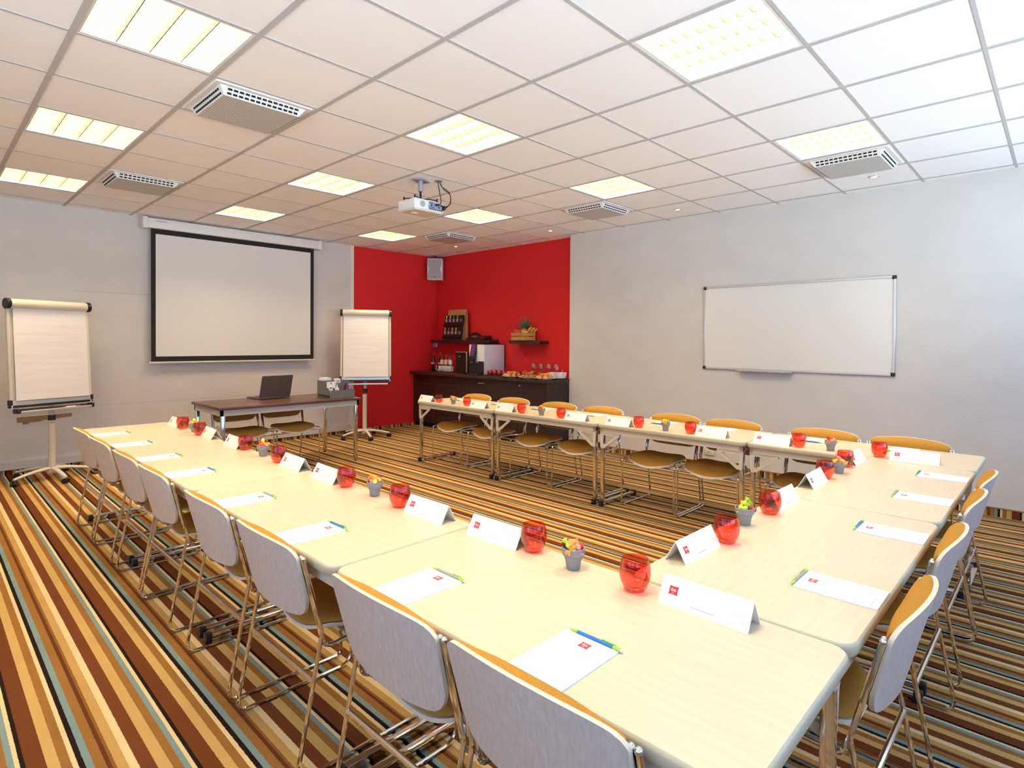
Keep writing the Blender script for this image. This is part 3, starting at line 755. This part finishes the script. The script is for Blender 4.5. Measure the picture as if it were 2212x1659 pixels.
c2 = MB().box(-.05,-.045,0,.05,.045,.03).build('paper_slips', M['paper'], smooth=False); c2.location = at_org(-.09,.075,.168); c2.location.z = DH+.191
c2.data.transform(Matrix.Rotation(.05,4,'Z')); tag(c2, 'white stack of paper slips on top of the organizer', 'paper')
o = MB().bev(-.022,-.012,0,.022,.012,.085,.006,2, M=Matrix.Rotation(-.25,4,'Y')).box(-.012,-.0135,.055,.012,-.0115,.068,1,Matrix.Rotation(-.25,4,'Y')).build('correction_mouse', [M['label_white'], M['black_plastic']]); o.location = at_org(-.105,-.10,.055); tag(o, 'white correction tape dispenser leaning in the organizer front', 'stationery')
o = MB().bev(-.02,-.016,0,.02,.016,.06,.004,2).lathe([(.010,.06),(.009,.075),(.005,.095),(.004,.105)],12).build('glue_bottle', M['label_white']); o.location = at_org(-.035,-.095,.05); tag(o, 'white glue bottle standing in the organizer front', 'bottle')
o = MB().bev(-.035,-.018,0,.035,.018,.05,.004,2).box(-.018,-.0195,.018,.018,-.0175,.026,1).build('hole_punch', [M['label_white'], M['black_plastic']]); o.location = at_org(.015,-.006,.16); tag(o, 'white hole punch in the organizer back', 'hole punch')
for k,(x,c,n) in enumerate(((.075,'cola_label','red'),(.088,'pen_violet','blue'),(.060,'black_plastic','black'))):
    o = MB().cyl((0,0,0),(0,0,.085),.007,n=10).cyl((0,0,.085),(0,0,.10),.005,n=8).build('marker_pen', M[c]); o.location = at_org(x,-.09,.065); o.rotation_euler = (.1,.15,0); tag(o, '%s marker pen standing in the organizer front' % n, 'marker')
o = MB().tube([(.012*math.cos(a), 0, .022*math.sin(a)+.03) for a in [i*PI/8 for i in range(17)]], .003, 6).tube([(.024+.012*math.cos(a), 0, .022*math.sin(a)+.03) for a in [i*PI/8 for i in range(17)]], .003, 6).build('scissors', M['label_white']); o.location = at_org(.095,.0,.165); tag(o, 'white handled scissors in the organizer back', 'scissors')
o = MB().cyl((0,0,0),(.05,0,.055),.006,n=8).build('ballpoint_pen', M['pen_violet']); o.location = at_org(.115,-.09,.075); tag(o, 'violet pen sticking out of the organizer end', 'pen')

# ------------------------------------------------------------------ flip charts
def flipchart(label, pole, bc, yaw, tilt, w, h, marker, castor_rot):
    t = thing('flip_chart', label, 'flip chart', (*pole, 0))
    loc = Matrix.Translation((-pole[0], -pole[1], 0))
    n = Vector((math.sin(yaw), -math.cos(yaw), 0)); r = Vector((math.cos(yaw), math.sin(yaw), 0)); u = Vector((0,0,1))*math.cos(tilt) - n*math.sin(tilt); nn = r.cross(u)
    B = Matrix((( r.x, u.x, nn.x, bc[0]), (r.y, u.y, nn.y, bc[1]), (r.z, u.z, nn.z, bc[2]), (0,0,0,1)))
    B = loc @ B            # drawing x across, y up the board, z out of the board
    MB().bev(-w/2+.012,.03,-.022,w/2-.012,h-.02,-.004,.004,1,M=B).build('board', M['ivory'], t)
    for x in (-w/2+.016, w/2-.016): MB().tube([(x,.0,0),(x,h-.04,0)], .017, 10, M=B).build('side_rail', M['ivory'], t)
    MB().tube([(-w/2+.03,h-.03,.010),(w/2-.03,h-.03,.010)], .046, 18, M=B).build('clamp_bar', M['ivory'], t)
    for x in (-w/2-.004, w/2-.026): MB().tube([(x,h-.03,.010),(x+.005,h-.03,.010),(x+.025,h-.03,.010),(x+.030,h-.03,.010)],.050,20,M=B).build('clamp_cap', M['black_plastic'], t)
    pw = w/2-.042; px_ = .010 if marker else 0
    def pf(off):
        def f(a, v):
            x = (2*a-1)*(pw+.002)+px_; y = .065+(h-.115)*v
            return tuple(B @ Vector((x, y, .012+off+.0025*math.sin(7*v+2*a)*math.sin(PI*v)+.006*(1-v)**3*math.sin(3.1*a))))
        return f
    MB().sheet(pf(.004), pf(0), 14, 20).build('paper_sheets', M['flip_paper'], t)
    MB().bev(-w/2+.03,.022,-.004,w/2-.03,.062,.004,.002,1,M=B).build('lower_ledge', M['alu'], t)
    MB().bev(-w/2-.004,.0,-.02,w/2+.004,.024,.016,.004,1,M=B).bev(-w/2-.006,.024,-.02,-w/2+.022,.075,.02,.004,1,M=B).bev(w/2-.022,.024,-.02,w/2+.006,.075,.02,.004,1,M=B).build('lower_bar', M['black_plastic'], t)
    tr = MB()
    pr = [(-.02,-.005),(-.045,.02),(-.05,.06),(-.042,.085),(-.036,.083),(-.042,.06),(-.038,.024),(-.015,.002)]
    tr.rings([[(x, y, z) for y, z in pr] for x in (-w/2+.03, w/2-.03)], M=B)
    tr.build('pen_tray', M['black_plastic'], t)
    MB().bev(-w/2+.05,-.047,.083,w/2-.05,-.030,.087,.001,1,M=B).build('tray_lip', M['alu'], t)
    for x in (-w/2+.022, w/2-.05): MB().bev(x,-.055,-.005,x+.028,-.008,.09,.012,2,M=B).build('tray_cap', M['black_plastic'], t)
    if marker:
        mk = MB().cyl((0,0,0),(.085,0,0),.0085,n=10,mi=0).cyl((.085,0,0),(.125,0,0),.009,n=10,mi=1).cyl((-.02,0,0),(0,0,0),.005,.0085,n=10,mi=1).build('marker_pen', [M['label_white'], M['cola_label']])
        mk.matrix_world = Matrix.Translation((*pole, 0)) @ B @ Matrix.Translation((.075,-.030,.067))
        tag(mk, 'white marker with red cap lying in the flip chart tray', 'marker')
    pz = bc[2]-.02
    MB().cyl((0,0,.085),(0,0,pz-.16),.030,n=20).build('lower_pole', M['ivory'], t)
    q = Vector((bc[0]-pole[0], bc[1]-pole[1], bc[2]+.10)) - n*.03
    MB().cyl((0,0,pz-.13),(0,0,pz-.08),.032,n=20).build('pole_collar', M['black_plastic'], t)
    MB().cyl((0,0,pz-.10),(q.x,q.y,q.z),.024,n=16).build('upper_pole', M['ivory'], t)
    MB().lathe([(.0,.06),(.04,.06),(.045,.075),(.04,.10),(.03,.11)], 18).build('hub', M['ivory'], t)
    for k in range(5):
        a = castor_rot+k*2*PI/5; dx, dy = math.cos(a), math.sin(a); b = MB()
        prof = [(.03,.105),(.14,.10),(.24,.085),(.34,.062)]
        loops = []
        for i, (rr, z) in enumerate(prof):
            hw_, hh = .024-.003*i, .018-.002*i; px, py = -dy, dx
            loops.append([(rr*dx+px*hw_*math.cos(q2), rr*dy+py*hw_*math.cos(q2), z+hh*math.sin(q2)) for q2 in [j*PI/5 for j in range(10)]])
        b.rings(loops); lg = b.build('leg', M['ivory'], t)
        cs = MB(); cx, cy2 = .335*dx, .335*dy; a2 = a+.7; ex, ey = -math.sin(a2), math.cos(a2)
        for s in (-1, 1): cs.cyl((cx+ex*s*.006,cy2+ey*s*.006,.026),(cx+ex*s*.024,cy2+ey*s*.024,.026),.026,n=16)
        cs.cyl((cx,cy2,.03),(cx,cy2,.055),.008,n=8)
        cs.build('castor', M['black_plastic'], lg)
    return t
flipchart('flip chart standing alone by the grey wall, red marker in its tray', (-.775,5.055), (-.769,5.03,.725), .358, .062, .71, 1.0, True, math.radians(-80))
flipchart('flip chart standing before the red wall behind the desk end', (2.70,5.04), (2.697,5.01,.795), -.553, .122, .698, 1.005, False, math.radians(-108))

# ------------------------------------------------------------------ sideboard
CX, CH = 3.93, .836
t = thing('sideboard', 'dark wenge sideboard built in along the red wall', 'cabinet', (0,0,0))
MB().box(CX+.02,2.69,.07,XR-.002,YW-.004,CH).build('carcass', M['wenge'], t, smooth=False)
MB().bev(CX-.055,2.648,.0,XR-.002,2.69,CH,.002,1).build('end_panel', M['wenge'], t)
MB().box(CX+.06,2.69,0,XR-.02,YW-.006,.07).build('plinth', M['slot_black'], t, smooth=False)
for k, (y0, y1) in enumerate(((4.992,YW-.012),(4.422,4.986),(3.238,4.416),(2.694,3.232))):
    dr = MB().bev(CX,y0,.075,CX+.02,y1,CH-.006,.0015,1).build('door', M['wenge'], t)
    if k < 2:
        a, c = ((5.106,5.45),(4.508,4.882))[k]
        for z in (.73,.662,.235,.165): MB().box(CX-.0012,a,z-.006,CX+.003,c,z+.006).build('vent_slot', M['slot_black'], dr, smooth=False)
    if k == 2: MB().tube(fillet([(CX,3.885,.772),(CX-.022,3.885,.772),(CX-.022,3.995,.772),(CX,3.995,.772)],.012,3),.005,8).build('handle', M['alu'], dr)
    if k == 3: MB().cyl((CX,3.185,.782),(CX-.022,3.185,.782),.008,.011,n=12).build('knob', M['alu'], dr)
tag(MB().bev(CX-.07,2.640,CH+.001,XR-.001,YW-.003,.881,.003,2).build('worktop', M['wenge_top']), 'dark wooden worktop running along the whole sideboard', 'worktop')
WT = .8815
# wall shelves
tag(MB().bev(4.213,4.09,1.345,XR-.001,5.50,1.391,.003,1).build('wall_shelf', M['wenge_top']), 'long dark wall shelf holding the tea display and phone', 'shelf')
tag(MB().bev(4.213,3.10,1.342,XR-.001,3.69,1.387,.003,1).build('wall_shelf', M['wenge_top']), 'short dark wall shelf carrying the fruit crate', 'shelf')
# bottles
def bottle(label, y, x, kind, group=None, cap='cap_blue', lab='label_white'):
    t = thing('glass_bottle', label, 'bottle', (x, y, WT), 0, group)
    if kind == 'cola':
        MB().lathe([(.0005,0),(.030,0),(.033,.006),(.031,.05),(.033,.10),(.034,.14),(.031,.17),(.020,.22),(.0135,.26),(.013,.285)], 16).build('bottle_body', M['cola'], t)
        b = MB().lathe([(.0345,.105),(.0352,.107),(.0352,.145),(.0345,.147)], 16); b.build('bottle_label', M['cola_label'], t)
        MB().lathe([(.0138,.262),(.0142,.283),(.0160,.285),(.0160,.298),(.001,.300)], 14).build('bottle_cap', M['cap_red'], t)
        b = MB()
        for k in range(9): a = PI+ -.9+.2*k; b.box(-.004,-.004,-.006,.004,.001,.006, M=Matrix.Translation((.0352*math.cos(a),.0352*math.sin(a),.126+.006*math.sin(k*1.6))) @ Matrix.Rotation(a+PI/2,4,'Z'))
        b.build('label_script', M['label_white'], t, smooth=False)
    else:
        MB().lathe([(.0005,0),(.028,0),(.031,.006),(.031,.11),(.031,.155),(.026,.19),(.015,.23),(.013,.26)], 16).build('bottle_body', M['clear_glass'], t)
        MB().lathe([(.0315,.115),(.0318,.117),(.0316,.158),(.0268,.188),(.0262,.188)], 16).build('bottle_label', M[lab], t)
        MB().lathe([(.0138,.245),(.0155,.247),(.0155,.272),(.001,.274)], 14).build('bottle_cap', M[cap], t)
bottle('dark cola bottle with red label, at the corner end of the sideboard', 5.395, 4.20, 'cola', 'dark cola bottles')
bottle('dark cola bottle half hidden behind the water bottles', 5.30, 4.27, 'cola', 'dark cola bottles')
bottle('clear bottle with white label next to the cola', 5.195, 4.22, 'w')
bottle('clear blue-capped bottle standing behind the peach label bottle', 5.15, 4.32, 'w')
bottle('clear bottle with peach label above the sugar sachets', 5.07, 4.20, 'w', None, 'cap_red', 'label_peach')
bottle('clear bottle with white label beside the black milk cooler', 4.955, 4.20, 'w', None, 'cap_blue', 'label_white')
ct = tag(MB().bev(4.02,4.80,WT,4.14,5.20,WT+.012,.003,1).build('serving_tray', M['black_plastic']), 'black tray carrying sugar sachets before the bottles', 'tray')
o = tag(MB().lathe([(.0005,.0),(.026,0),(.034,.10),(.0325,.10),(.025,.006),(.0005,.006)], 16, cap=(False, False)).build('drinking_glass', M['clear_glass']), 'clear water glass beside the sugar sachets', 'glass'); o.location = (4.12,5.215,WT)
ks = None
sg = MB().bev(-.004,-.022,0,.004,.022,.085,.002,1).build('sugar_sachet', M['sachet']); tag(sg, 'x', 'sachet', 'cream sugar sachets standing in a row'); KSG = Kind(sg)
for i in range(2):
    for k in range(12): KSG.place((4.10+.018*i, 5.105-.026*k, WT+.0125), 0, 'cream sugar sachet standing in the row on the black tray', rot=(0,random.uniform(-.12,.12),PI/2+random.uniform(-.1,.1)))
o = tag(MB().lathe([(.0005,0),(.025,0),(.045,.03),(.043,.03),(.024,.004),(.0005,.004)], 20, cap=(False, False)).build('small_bowl', M['porcelain']), 'small white bowl at the front of the sugar tray', 'bowl'); o.location = (4.06,5.06,WT+.0125)
# milk cooler and coffee machine
t = thing('milk_cooler', 'black milk cooler with silver edge beside the coffee machine', 'milk cooler', (4.13,4.62,WT))
MB().bev(0,-.125,.01,.24,.125,.325,.006,2).build('cooler_body', M['black_plastic'], t)
MB().bev(-.010,-.123,.012,0,.123,.318,.003,1).build('cooler_door', M['black_plastic'], t)
MB().bev(-.012,-.132,.01,.012,-.123,.326,.002,1).box(-.012,-.125,.319,.012,.125,.327).build('edge_trim', M['alu'], t)
MB().ball((-.014,.03,.255),.011,10,6,sc=(.4,1,1)).build('badge', M['alu'], t)
t = thing('coffee_machine', 'white and black coffee machine with tilted purple display', 'coffee machine', (3.985,4.115,WT))
MB().bev(0,-.165,.005,.41,.165,.445,.006,2).build('machine_body', M['white_plastic'], t)
MB().bev(.41,-.168,.005,.425,.168,.452,.003,1).box(-.002,-.168,.445,.41,.168,.452).build('rear_panel', M['black_plastic'], t, smooth=False)
MB().bev(-.012,-.160,.005,.0,.160,.20,.003,1).bev(-.012,.05,.20,.0,.160,.265,.003,1).build('dispensing_bay', M['black_plastic'], t)
MB().bev(-.10,-.12,.0,-.012,.14,.022,.004,1).build('drip_tray', M['black_plastic'], t)
DM = Matrix.Translation((-.05,.045,.23)) @ Matrix.Rotation(.22,4,'Y')
MB().bev(-.02,-.055,-.03,.03,.045,.235,.006,2,M=DM).build('control_panel', M['black_plastic'], t)
MB().box(-.0212,-.045,.045,-.0195,.030,.215,M=DM).build('display', M['purple_screen'], t, smooth=False)
b = MB()
for y in (-.06,-.02,.06,.09): b.cyl((-.03,y,.205),(-.03,y,.178),.006,.004,n=8)
b.build('spout', M['alu'], t)
# red cups upside down on a tray
tag(MB().bev(3.97,3.22,WT,4.19,3.93,WT+.012,.003,1).build('serving_tray', M['black_plastic']), 'long black tray under the upturned red cups', 'tray')
cup = MB().lathe([(.036,0),(.040,.006),(.043,.03),(.040,.052),(.028,.066),(.0005,.068)], 18, cap=(True, False)).build('coffee_cup', M['cup_red']); tag(cup, 'x', 'cup', 'upturned red cups on the black tray'); KCU = Kind(cup)
for i in range(2):
    for k in range(7): KCU.place((4.035+.095*i, 3.875-.094*k, WT+.0125), 0, 'glossy red cup upturned on the tray beside the coffee machine')
# plates of pastries
plate = MB().lathe([(.0005,.004),(.07,.004),(.075,0),(.085,.0),(.09,.006),(.15,.018),(.152,.021),(.148,.022),(.09,.011),(.0005,.010)], 32, cap=(False, False)).build('serving_plate', M['porcelain']); tag(plate, 'x', 'plate', 'white plates of pastries'); KPL = Kind(plate)
def croissant(m):
    N = 11; loops = []
    for i in range(N):
        tt = i/(N-1); a = -1.15+2.3*tt; R = .045; c = Vector((R*math.cos(a)-R*.6, R*math.sin(a), 0)); rr = .004+.021*math.sin(PI*tt)**.8*(1+.14*math.cos(i*PI))
        d = Vector((math.cos(a), math.sin(a), 0)); loops.append([tuple(c+d*rr*math.cos(q)+Vector((0,0,rr*.9*math.sin(q)+.018))) for q in [j*PI/5 for j in range(10)]])
    o = MB().rings(loops).build('croissant', M[m], ang=80); tag(o, 'x', 'pastry', 'x'); return Kind(o)
def bun(m):
    o = MB().ball((0,0,.017),.03,12,8,sc=(1.35,1,.62)).tube([(-.03,0,.034),(-.01,.004,.037),(.012,-.004,.037),(.03,0,.034)],.004,6).build('pastry_bun', M[m], ang=70); tag(o, 'x', 'pastry', 'x'); return Kind(o)
KCR, KBU, KBD = croissant('pastry'), bun('pastry'), bun('pastry_dark')
for (x, y), kk, lab, n in (((3.99,3.385),KCR,'plate next to the red cups',10), ((3.99,3.075),KBD,'middle one of the three plates',11), ((3.985,2.795),KBU,'plate at the free end of the worktop',10)):
    KPL.place((x, y, WT), 0, 'white plate of pastries, %s' % lab)
    for i in range(n):
        lay = 0 if i < n-3 else 1; r = .088 if lay == 0 else .035; a = i*2*PI/(n-3)+.3 if lay == 0 else i*2.1
        nm = {'croissant':'golden croissant on the %s'}.get(kk.o.name.split('.')[0], 'baked bun on the %s') % lab
        kk.place((x+r*math.cos(a), y+r*math.sin(a), WT+(.016 if lay == 0 else .045)), 0, nm, rot=(0,0,a+1.3))['group'] = 'pastries on the ' + lab
# stemmed globes and jars
def globe():
    g = MB().lathe([(.0005,0),(.03,0),(.031,.003),(.006,.010),(.0045,.02),(.0045,.085),(.010,.092),(.028,.108),(.040,.135),(.041,.155),(.032,.182),(.0285,.188),(.0275,.188),(.039,.155),(.038,.136),(.027,.110),(.0005,.098)], 20, cap=(False, False)).build('stemmed_glass', M['clear_glass'], ang=60)
    tag(g, 'x', 'glass', 'stemmed round glasses behind the pastries'); return Kind(g)
KGL = globe()
for k, y in enumerate((3.247,3.111,2.969,2.838)): KGL.place((4.27, y, WT), 0, 'clear stemmed round glass, %s from the coffee machine, behind the pastries' % ordn(k))
def jar(full):
    t = thing('dessert_glass', 'x', 'glass', group='cut glass bowls between plates and stemmed glasses')
    b = MB(); n = 16
    def lp(r, z, k=0): return [((r*(1+.05*((i+k) % 2)))*math.cos(2*PI*i/n), (r*(1+.05*((i+k) % 2)))*math.sin(2*PI*i/n), z) for i in range(n)]
    b.rings([lp(.024,0), lp(.028,.02,1), lp(.034,.045), lp(.038,.07,1), lp(.036,.07,1), lp(.031,.045), lp(.025,.022,1), lp(.018,.008)], (True, True))
    b.build('cut_bowl', M['clear_glass'], t, smooth=False)
    if full: MB().ball((0,0,.060),.033,14,8,sc=(1,1,.75)).build('fruit_salad', M['fruit_salad'], t)
    return Kind(t)
KJF, KJE = jar(True), jar(False)
for k, y in enumerate((3.351,3.212)): KJF.place((4.20, y, WT), 0, 'cut glass bowl heaped with fruit, %s from the coffee machine' % ordn(k))
for k, y in enumerate((3.076,2.943)): KJE.place((4.20, y, WT), 0, 'empty cut glass bowl, %s from the fruit bowls' % ordn(k))
tag(MB().bev(4.06,2.66,WT,4.30,2.86,WT+.012,.003,1).build('serving_tray', M['black_plastic']), 'small black tray under the white square bowls', 'tray')
def sqbowl(): 
    lo = lambda s, z: [(x, y, z) for x, y in rrect(s, s, .012, 3)]
    o = MB().rings([lo(.085,0), lo(.105,.075), lo(.097,.075), lo(.078,.006)], (True, True)).build('square_bowl', M['porcelain']); tag(o, 'x', 'bowl', 'white square bowls on a black tray'); return Kind(o)
KSB = sqbowl()
KSB.place((4.15, 2.80, WT+.0125), 0, 'white square bowl beside the stemmed glasses')
KSB.place((4.22, 2.71, WT+.0125), 0, 'white square bowl at the free end of the sideboard')
o = tag(MB().tube(spline([(0,0,0),(.02,-.01,.06),(.03,-.02,.10)],3), .002, 6).ball((0,0,0),.009,8,6,sc=(1,.7,.4)).build('tea_spoon', M['alu']), 'metal spoon standing in a white square bowl', 'spoon'); o.location = (4.20,2.72,WT+.025)
# tea display rack
SZ = 1.3915
t = thing('tea_rack', 'bamboo tea display rack leaning on the long wall shelf', 'display rack', (4.24,4.93,SZ), 0)
RK = Matrix.Rotation(math.radians(9), 4, 'Y')
MB().bev(.0,-.215,0,.012,.215,.49,.002,1,M=RK).build('rack_back', M['bamboo'], t)
b = MB()
for y in (-.215,.205): b.rings([[(0+.49*.156,y,.484),(.018+.49*.156,y,.484),(.115,y,0),(-.015,y,0)], [(0+.49*.156,y+.012,.484),(.018+.49*.156,y+.012,.484),(.115,y+.012,0),(-.015,y+.012,0)]])
b.build('rack_side', M['bamboo'], t, smooth=False)
for z in (.012, .21): MB().box(-.075,-.205,z-.006,.0,.215,z,M=RK).box(-.075,-.205,z,-.071,.215,z+.03,M=RK).build('rack_ledge', M['pouch_black'], t, smooth=False)
pc = [['label_white','sweet_yellow','pen_blue','lime','pouch_black'],['sweet_pink','sweet_red','lime','sweet_orange','pouch_black']]
cn = [['white','yellow','blue','green','plain black'],['pink','red','lime','orange','plain dark']]
for r in range(2):
    for k in range(5):
        y = .168-.089*k; P = thing('tea_packet', 'black tea packet with %s band in the %s tier of the rack' % (cn[r][k], ('upper','lower')[r]), 'tea packet', (4.24,4.93,SZ), 0, 'black tea packets in the rack')
        z = .212 if r == 0 else .014; zt_ = z+.175; 
        MB().bev(-.066,y-.042,z,-.035,y+.042,zt_,.004,1,M=RK).build('packet', M['pouch_black'], P)
        MB().box(-.0672,y-.010,zt_-.055,-.0655,y+.010,zt_-.004,M=RK).build('colour_band', M[pc[r][k]], P, smooth=False)
        b = MB()
        for q in range(3): b.box(-.0672,y-.022,zt_-.075-.016*q,-.0655,y+.022-.006*q,zt_-.067-.016*q,M=RK)
        b.build('printed_lines', M['print_grey'] if k == 4 else M['sachet'], P, smooth=False)
# phone
t = thing('desk_telephone', 'black desk telephone on the long wall shelf', 'telephone', (4.30,4.42,SZ), PI/2*0)
MB().rings([[(-.075,y,.0),(.08,y,0),(.08,y,.07),(-.075,y,.025)] for y in (-.20,.20)]).build('telephone_base', M['black_plastic'], t, smooth=False)
MB().tube(spline([(-.01,.17,.07),(0,.13,.095),(0,.02,.10),(-.01,-.04,.075)],4), .018, 8).build('handset', M['black_plastic'], t)
MB().box(-.06,.0,.048,-.02,.08,.052,M=Matrix.Rotation(0,4,'X')).build('handset_label', M['label_white'], t, smooth=False)
tag(MB().tube(spline([(4.39,4.21,1.42),(4.405,4.10,1.40),(4.405,4.06,1.35),(4.405,4.02,1.25),(4.405,3.98,1.15)],4),.003,6).build('telephone_cord', M['black_plastic']), 'thin black cord hanging behind the coffee machine from the phone', 'cord')
# fruit crate
t = thing('fruit_crate', 'small slatted pine crate of fruit on the short shelf', 'crate', (4.284,3.465,1.3875), math.radians(-10))
b = MB()
for z in (.004,.062):
    b.bev(-.100,-.155,z,-.092,.155,z+.05,.002,1).bev(.092,-.155,z,.100,.155,z+.05,.002,1).bev(-.092,-.157,z,.092,-.149,z+.05,.002,1).bev(-.092,.149,z,.092,.157,z+.05,.002,1)
b.build('crate_slat', M['crate_pine'], t)
b = MB()
for x in (-.092,.076):
    for y in (-.149,.133): b.box(x,y,0,x+.016,y+.016,.112)
b.box(-.092,-.15,.006,.092,.15,.012); b.build('crate_frame', M['crate_pine'], t, smooth=False)
CZ = 1.3875
def fruit(name, m, r, loc, label, cat, sc=(1,1,1)):
    o = MB().ball((0,0,0), r, 16, 10, sc=sc).build(name, M[m]); o.location = loc; tag(o, label, cat); return o
a1 = fruit('apple','apple',.042,(4.25,3.565,CZ+.125),'red apple at the shelf corner end of the crate','apple',(1,1,.9))
MB().cyl((0,0,.034),(.004,0,.052),.0022,n=6).build('stem', M['pine_leaf'], a1)
a2 = fruit('apple','apple',.034,(4.225,3.490,CZ+.120),'red apple beside the pineapple in the crate','apple',(1,1,.9))
MB().cyl((0,0,.03),(.004,0,.046),.0022,n=6).build('stem', M['pine_leaf'], a2)
fruit('lime','lime_fruit',.028,(4.225,3.415,CZ+.122),'green lime before the pineapple in the crate','lime',(.9,1.5,.9)).rotation_euler = (.6,0,0)
fruit('orange','orange_fruit',.034,(4.225,3.362,CZ+.108),'orange next to the bananas in the crate','orange')
t = thing('pineapple', 'pineapple with spiky crown standing in the crate', 'pineapple', (4.31,3.46,CZ+.013))
MB().lathe([(.0005,0),(.04,.004),(.058,.04),(.060,.08),(.050,.13),(.028,.155),(.0005,.158)], 18, cap=(False, False)).build('pineapple_body', M['pineapple'], t)
b = MB(); k = 0
for ring_, (n_, el, ln) in enumerate(((9,.65,.10),(9,.95,.125),(7,1.2,.145),(4,1.45,.165))):
    for i in range(n_):
        a = 2*PI*i/n_+ring_*.35; ca, sa = math.cos(a), math.sin(a); P = []
        for q in range(5):
            s = q/4; rr = .018+ln*s*math.cos(el)*(1+.25*s); z = .15+ln*s*math.sin(el)+.03*s-.02*s*s; wd = .011*(1-s)**.7*(1 if q else .8)+.0006
            P.append([(ca*rr-sa*wd, sa*rr+ca*wd, z+.003), (ca*(rr+.003), sa*(rr+.003), z-.002), (ca*rr+sa*wd, sa*rr-ca*wd, z+.003), (ca*(rr-.002), sa*(rr-.002), z+.001)])
        b.rings(P)
b.build('crown', M['pine_leaf'], t)
def banana(k, loc, rz, ln):
    P = []; n_ = 9
    for i in range(n_):
        s = i/(n_-1); a = .25+1.0*s; R = ln; c = Vector((0, -R*math.cos(a)+R, R*math.sin(a)-R*.25)); rr = .0165*(math.sin(PI*min(max(s*.92+.04,0),1))**.45) + .001
        P.append(c)
    b = MB(); loops = []
    for i, c in enumerate(P):
        s = i/(n_-1); tg = (P[min(i+1,n_-1)]-P[max(i-1,0)]).normalized(); u = Vector((1,0,0)); w_ = tg.cross(u); rr = .003+.0145*math.sin(PI*s)**.5
        loops.append([tuple(c+(u*math.cos(q)+w_*math.sin(q))*rr) for q in [j*PI/4 for j in range(8)]])
    o = b.rings(loops).build('banana', M['banana'], ang=60); o.location = loc; o.rotation_euler = (0,0,rz)
    tag(o, ('longest yellow banana leaning towards the pineapple','yellow banana in the middle of the bunch','outermost yellow banana resting on the crate edge')[k], 'banana', 'bananas in the crate')
for k in range(3): banana(k, (4.285+.034*k, 3.385-.020*k, CZ+.095-.004*k), PI+.12*k-.1, .14-.012*k)

# ------------------------------------------------------------------ daylight and view
w = bpy.data.worlds.new('world'); SC.world = w; w.use_nodes = True
wn, wl = w.node_tree.nodes, w.node_tree.links
bg = wn['Background']; bg.inputs[1].default_value = 13.0
tc = wn.new('ShaderNodeTexCoord'); sx = wn.new('ShaderNodeSeparateXYZ'); cr = wn.new('ShaderNodeValToRGB')
wl.new(tc.outputs['Generated'], sx.inputs[0]); mp = wn.new('ShaderNodeMapRange'); mp.inputs[1].default_value = -1
wl.new(sx.outputs['Z'], mp.inputs[0]); wl.new(mp.outputs[0], cr.inputs[0]); wl.new(cr.outputs[0], bg.inputs[0])
e = cr.color_ramp.elements; e[0].position = .46; e[0].color = (.66,.83,1.0,1); e[1].position = .52; e[1].color = (.11,.19,.36,1)   # lower half brightened as added uplight for the ceiling, dimmer sky above
vs = SC.view_settings
vs.view_transform = 'Standard'; vs.look = 'None'; vs.gamma = 1; vs.use_curve_mapping = False; vs.exposure = .0
SC.cycles.max_bounces = 10; SC.cycles.diffuse_bounces = 8; SC.cycles.transparent_max_bounces = 24
SC.cycles.caustics_reflective = False; SC.cycles.caustics_refractive = False
SC.cycles.sample_clamp_indirect = 6
SC.cycles.use_denoising = True
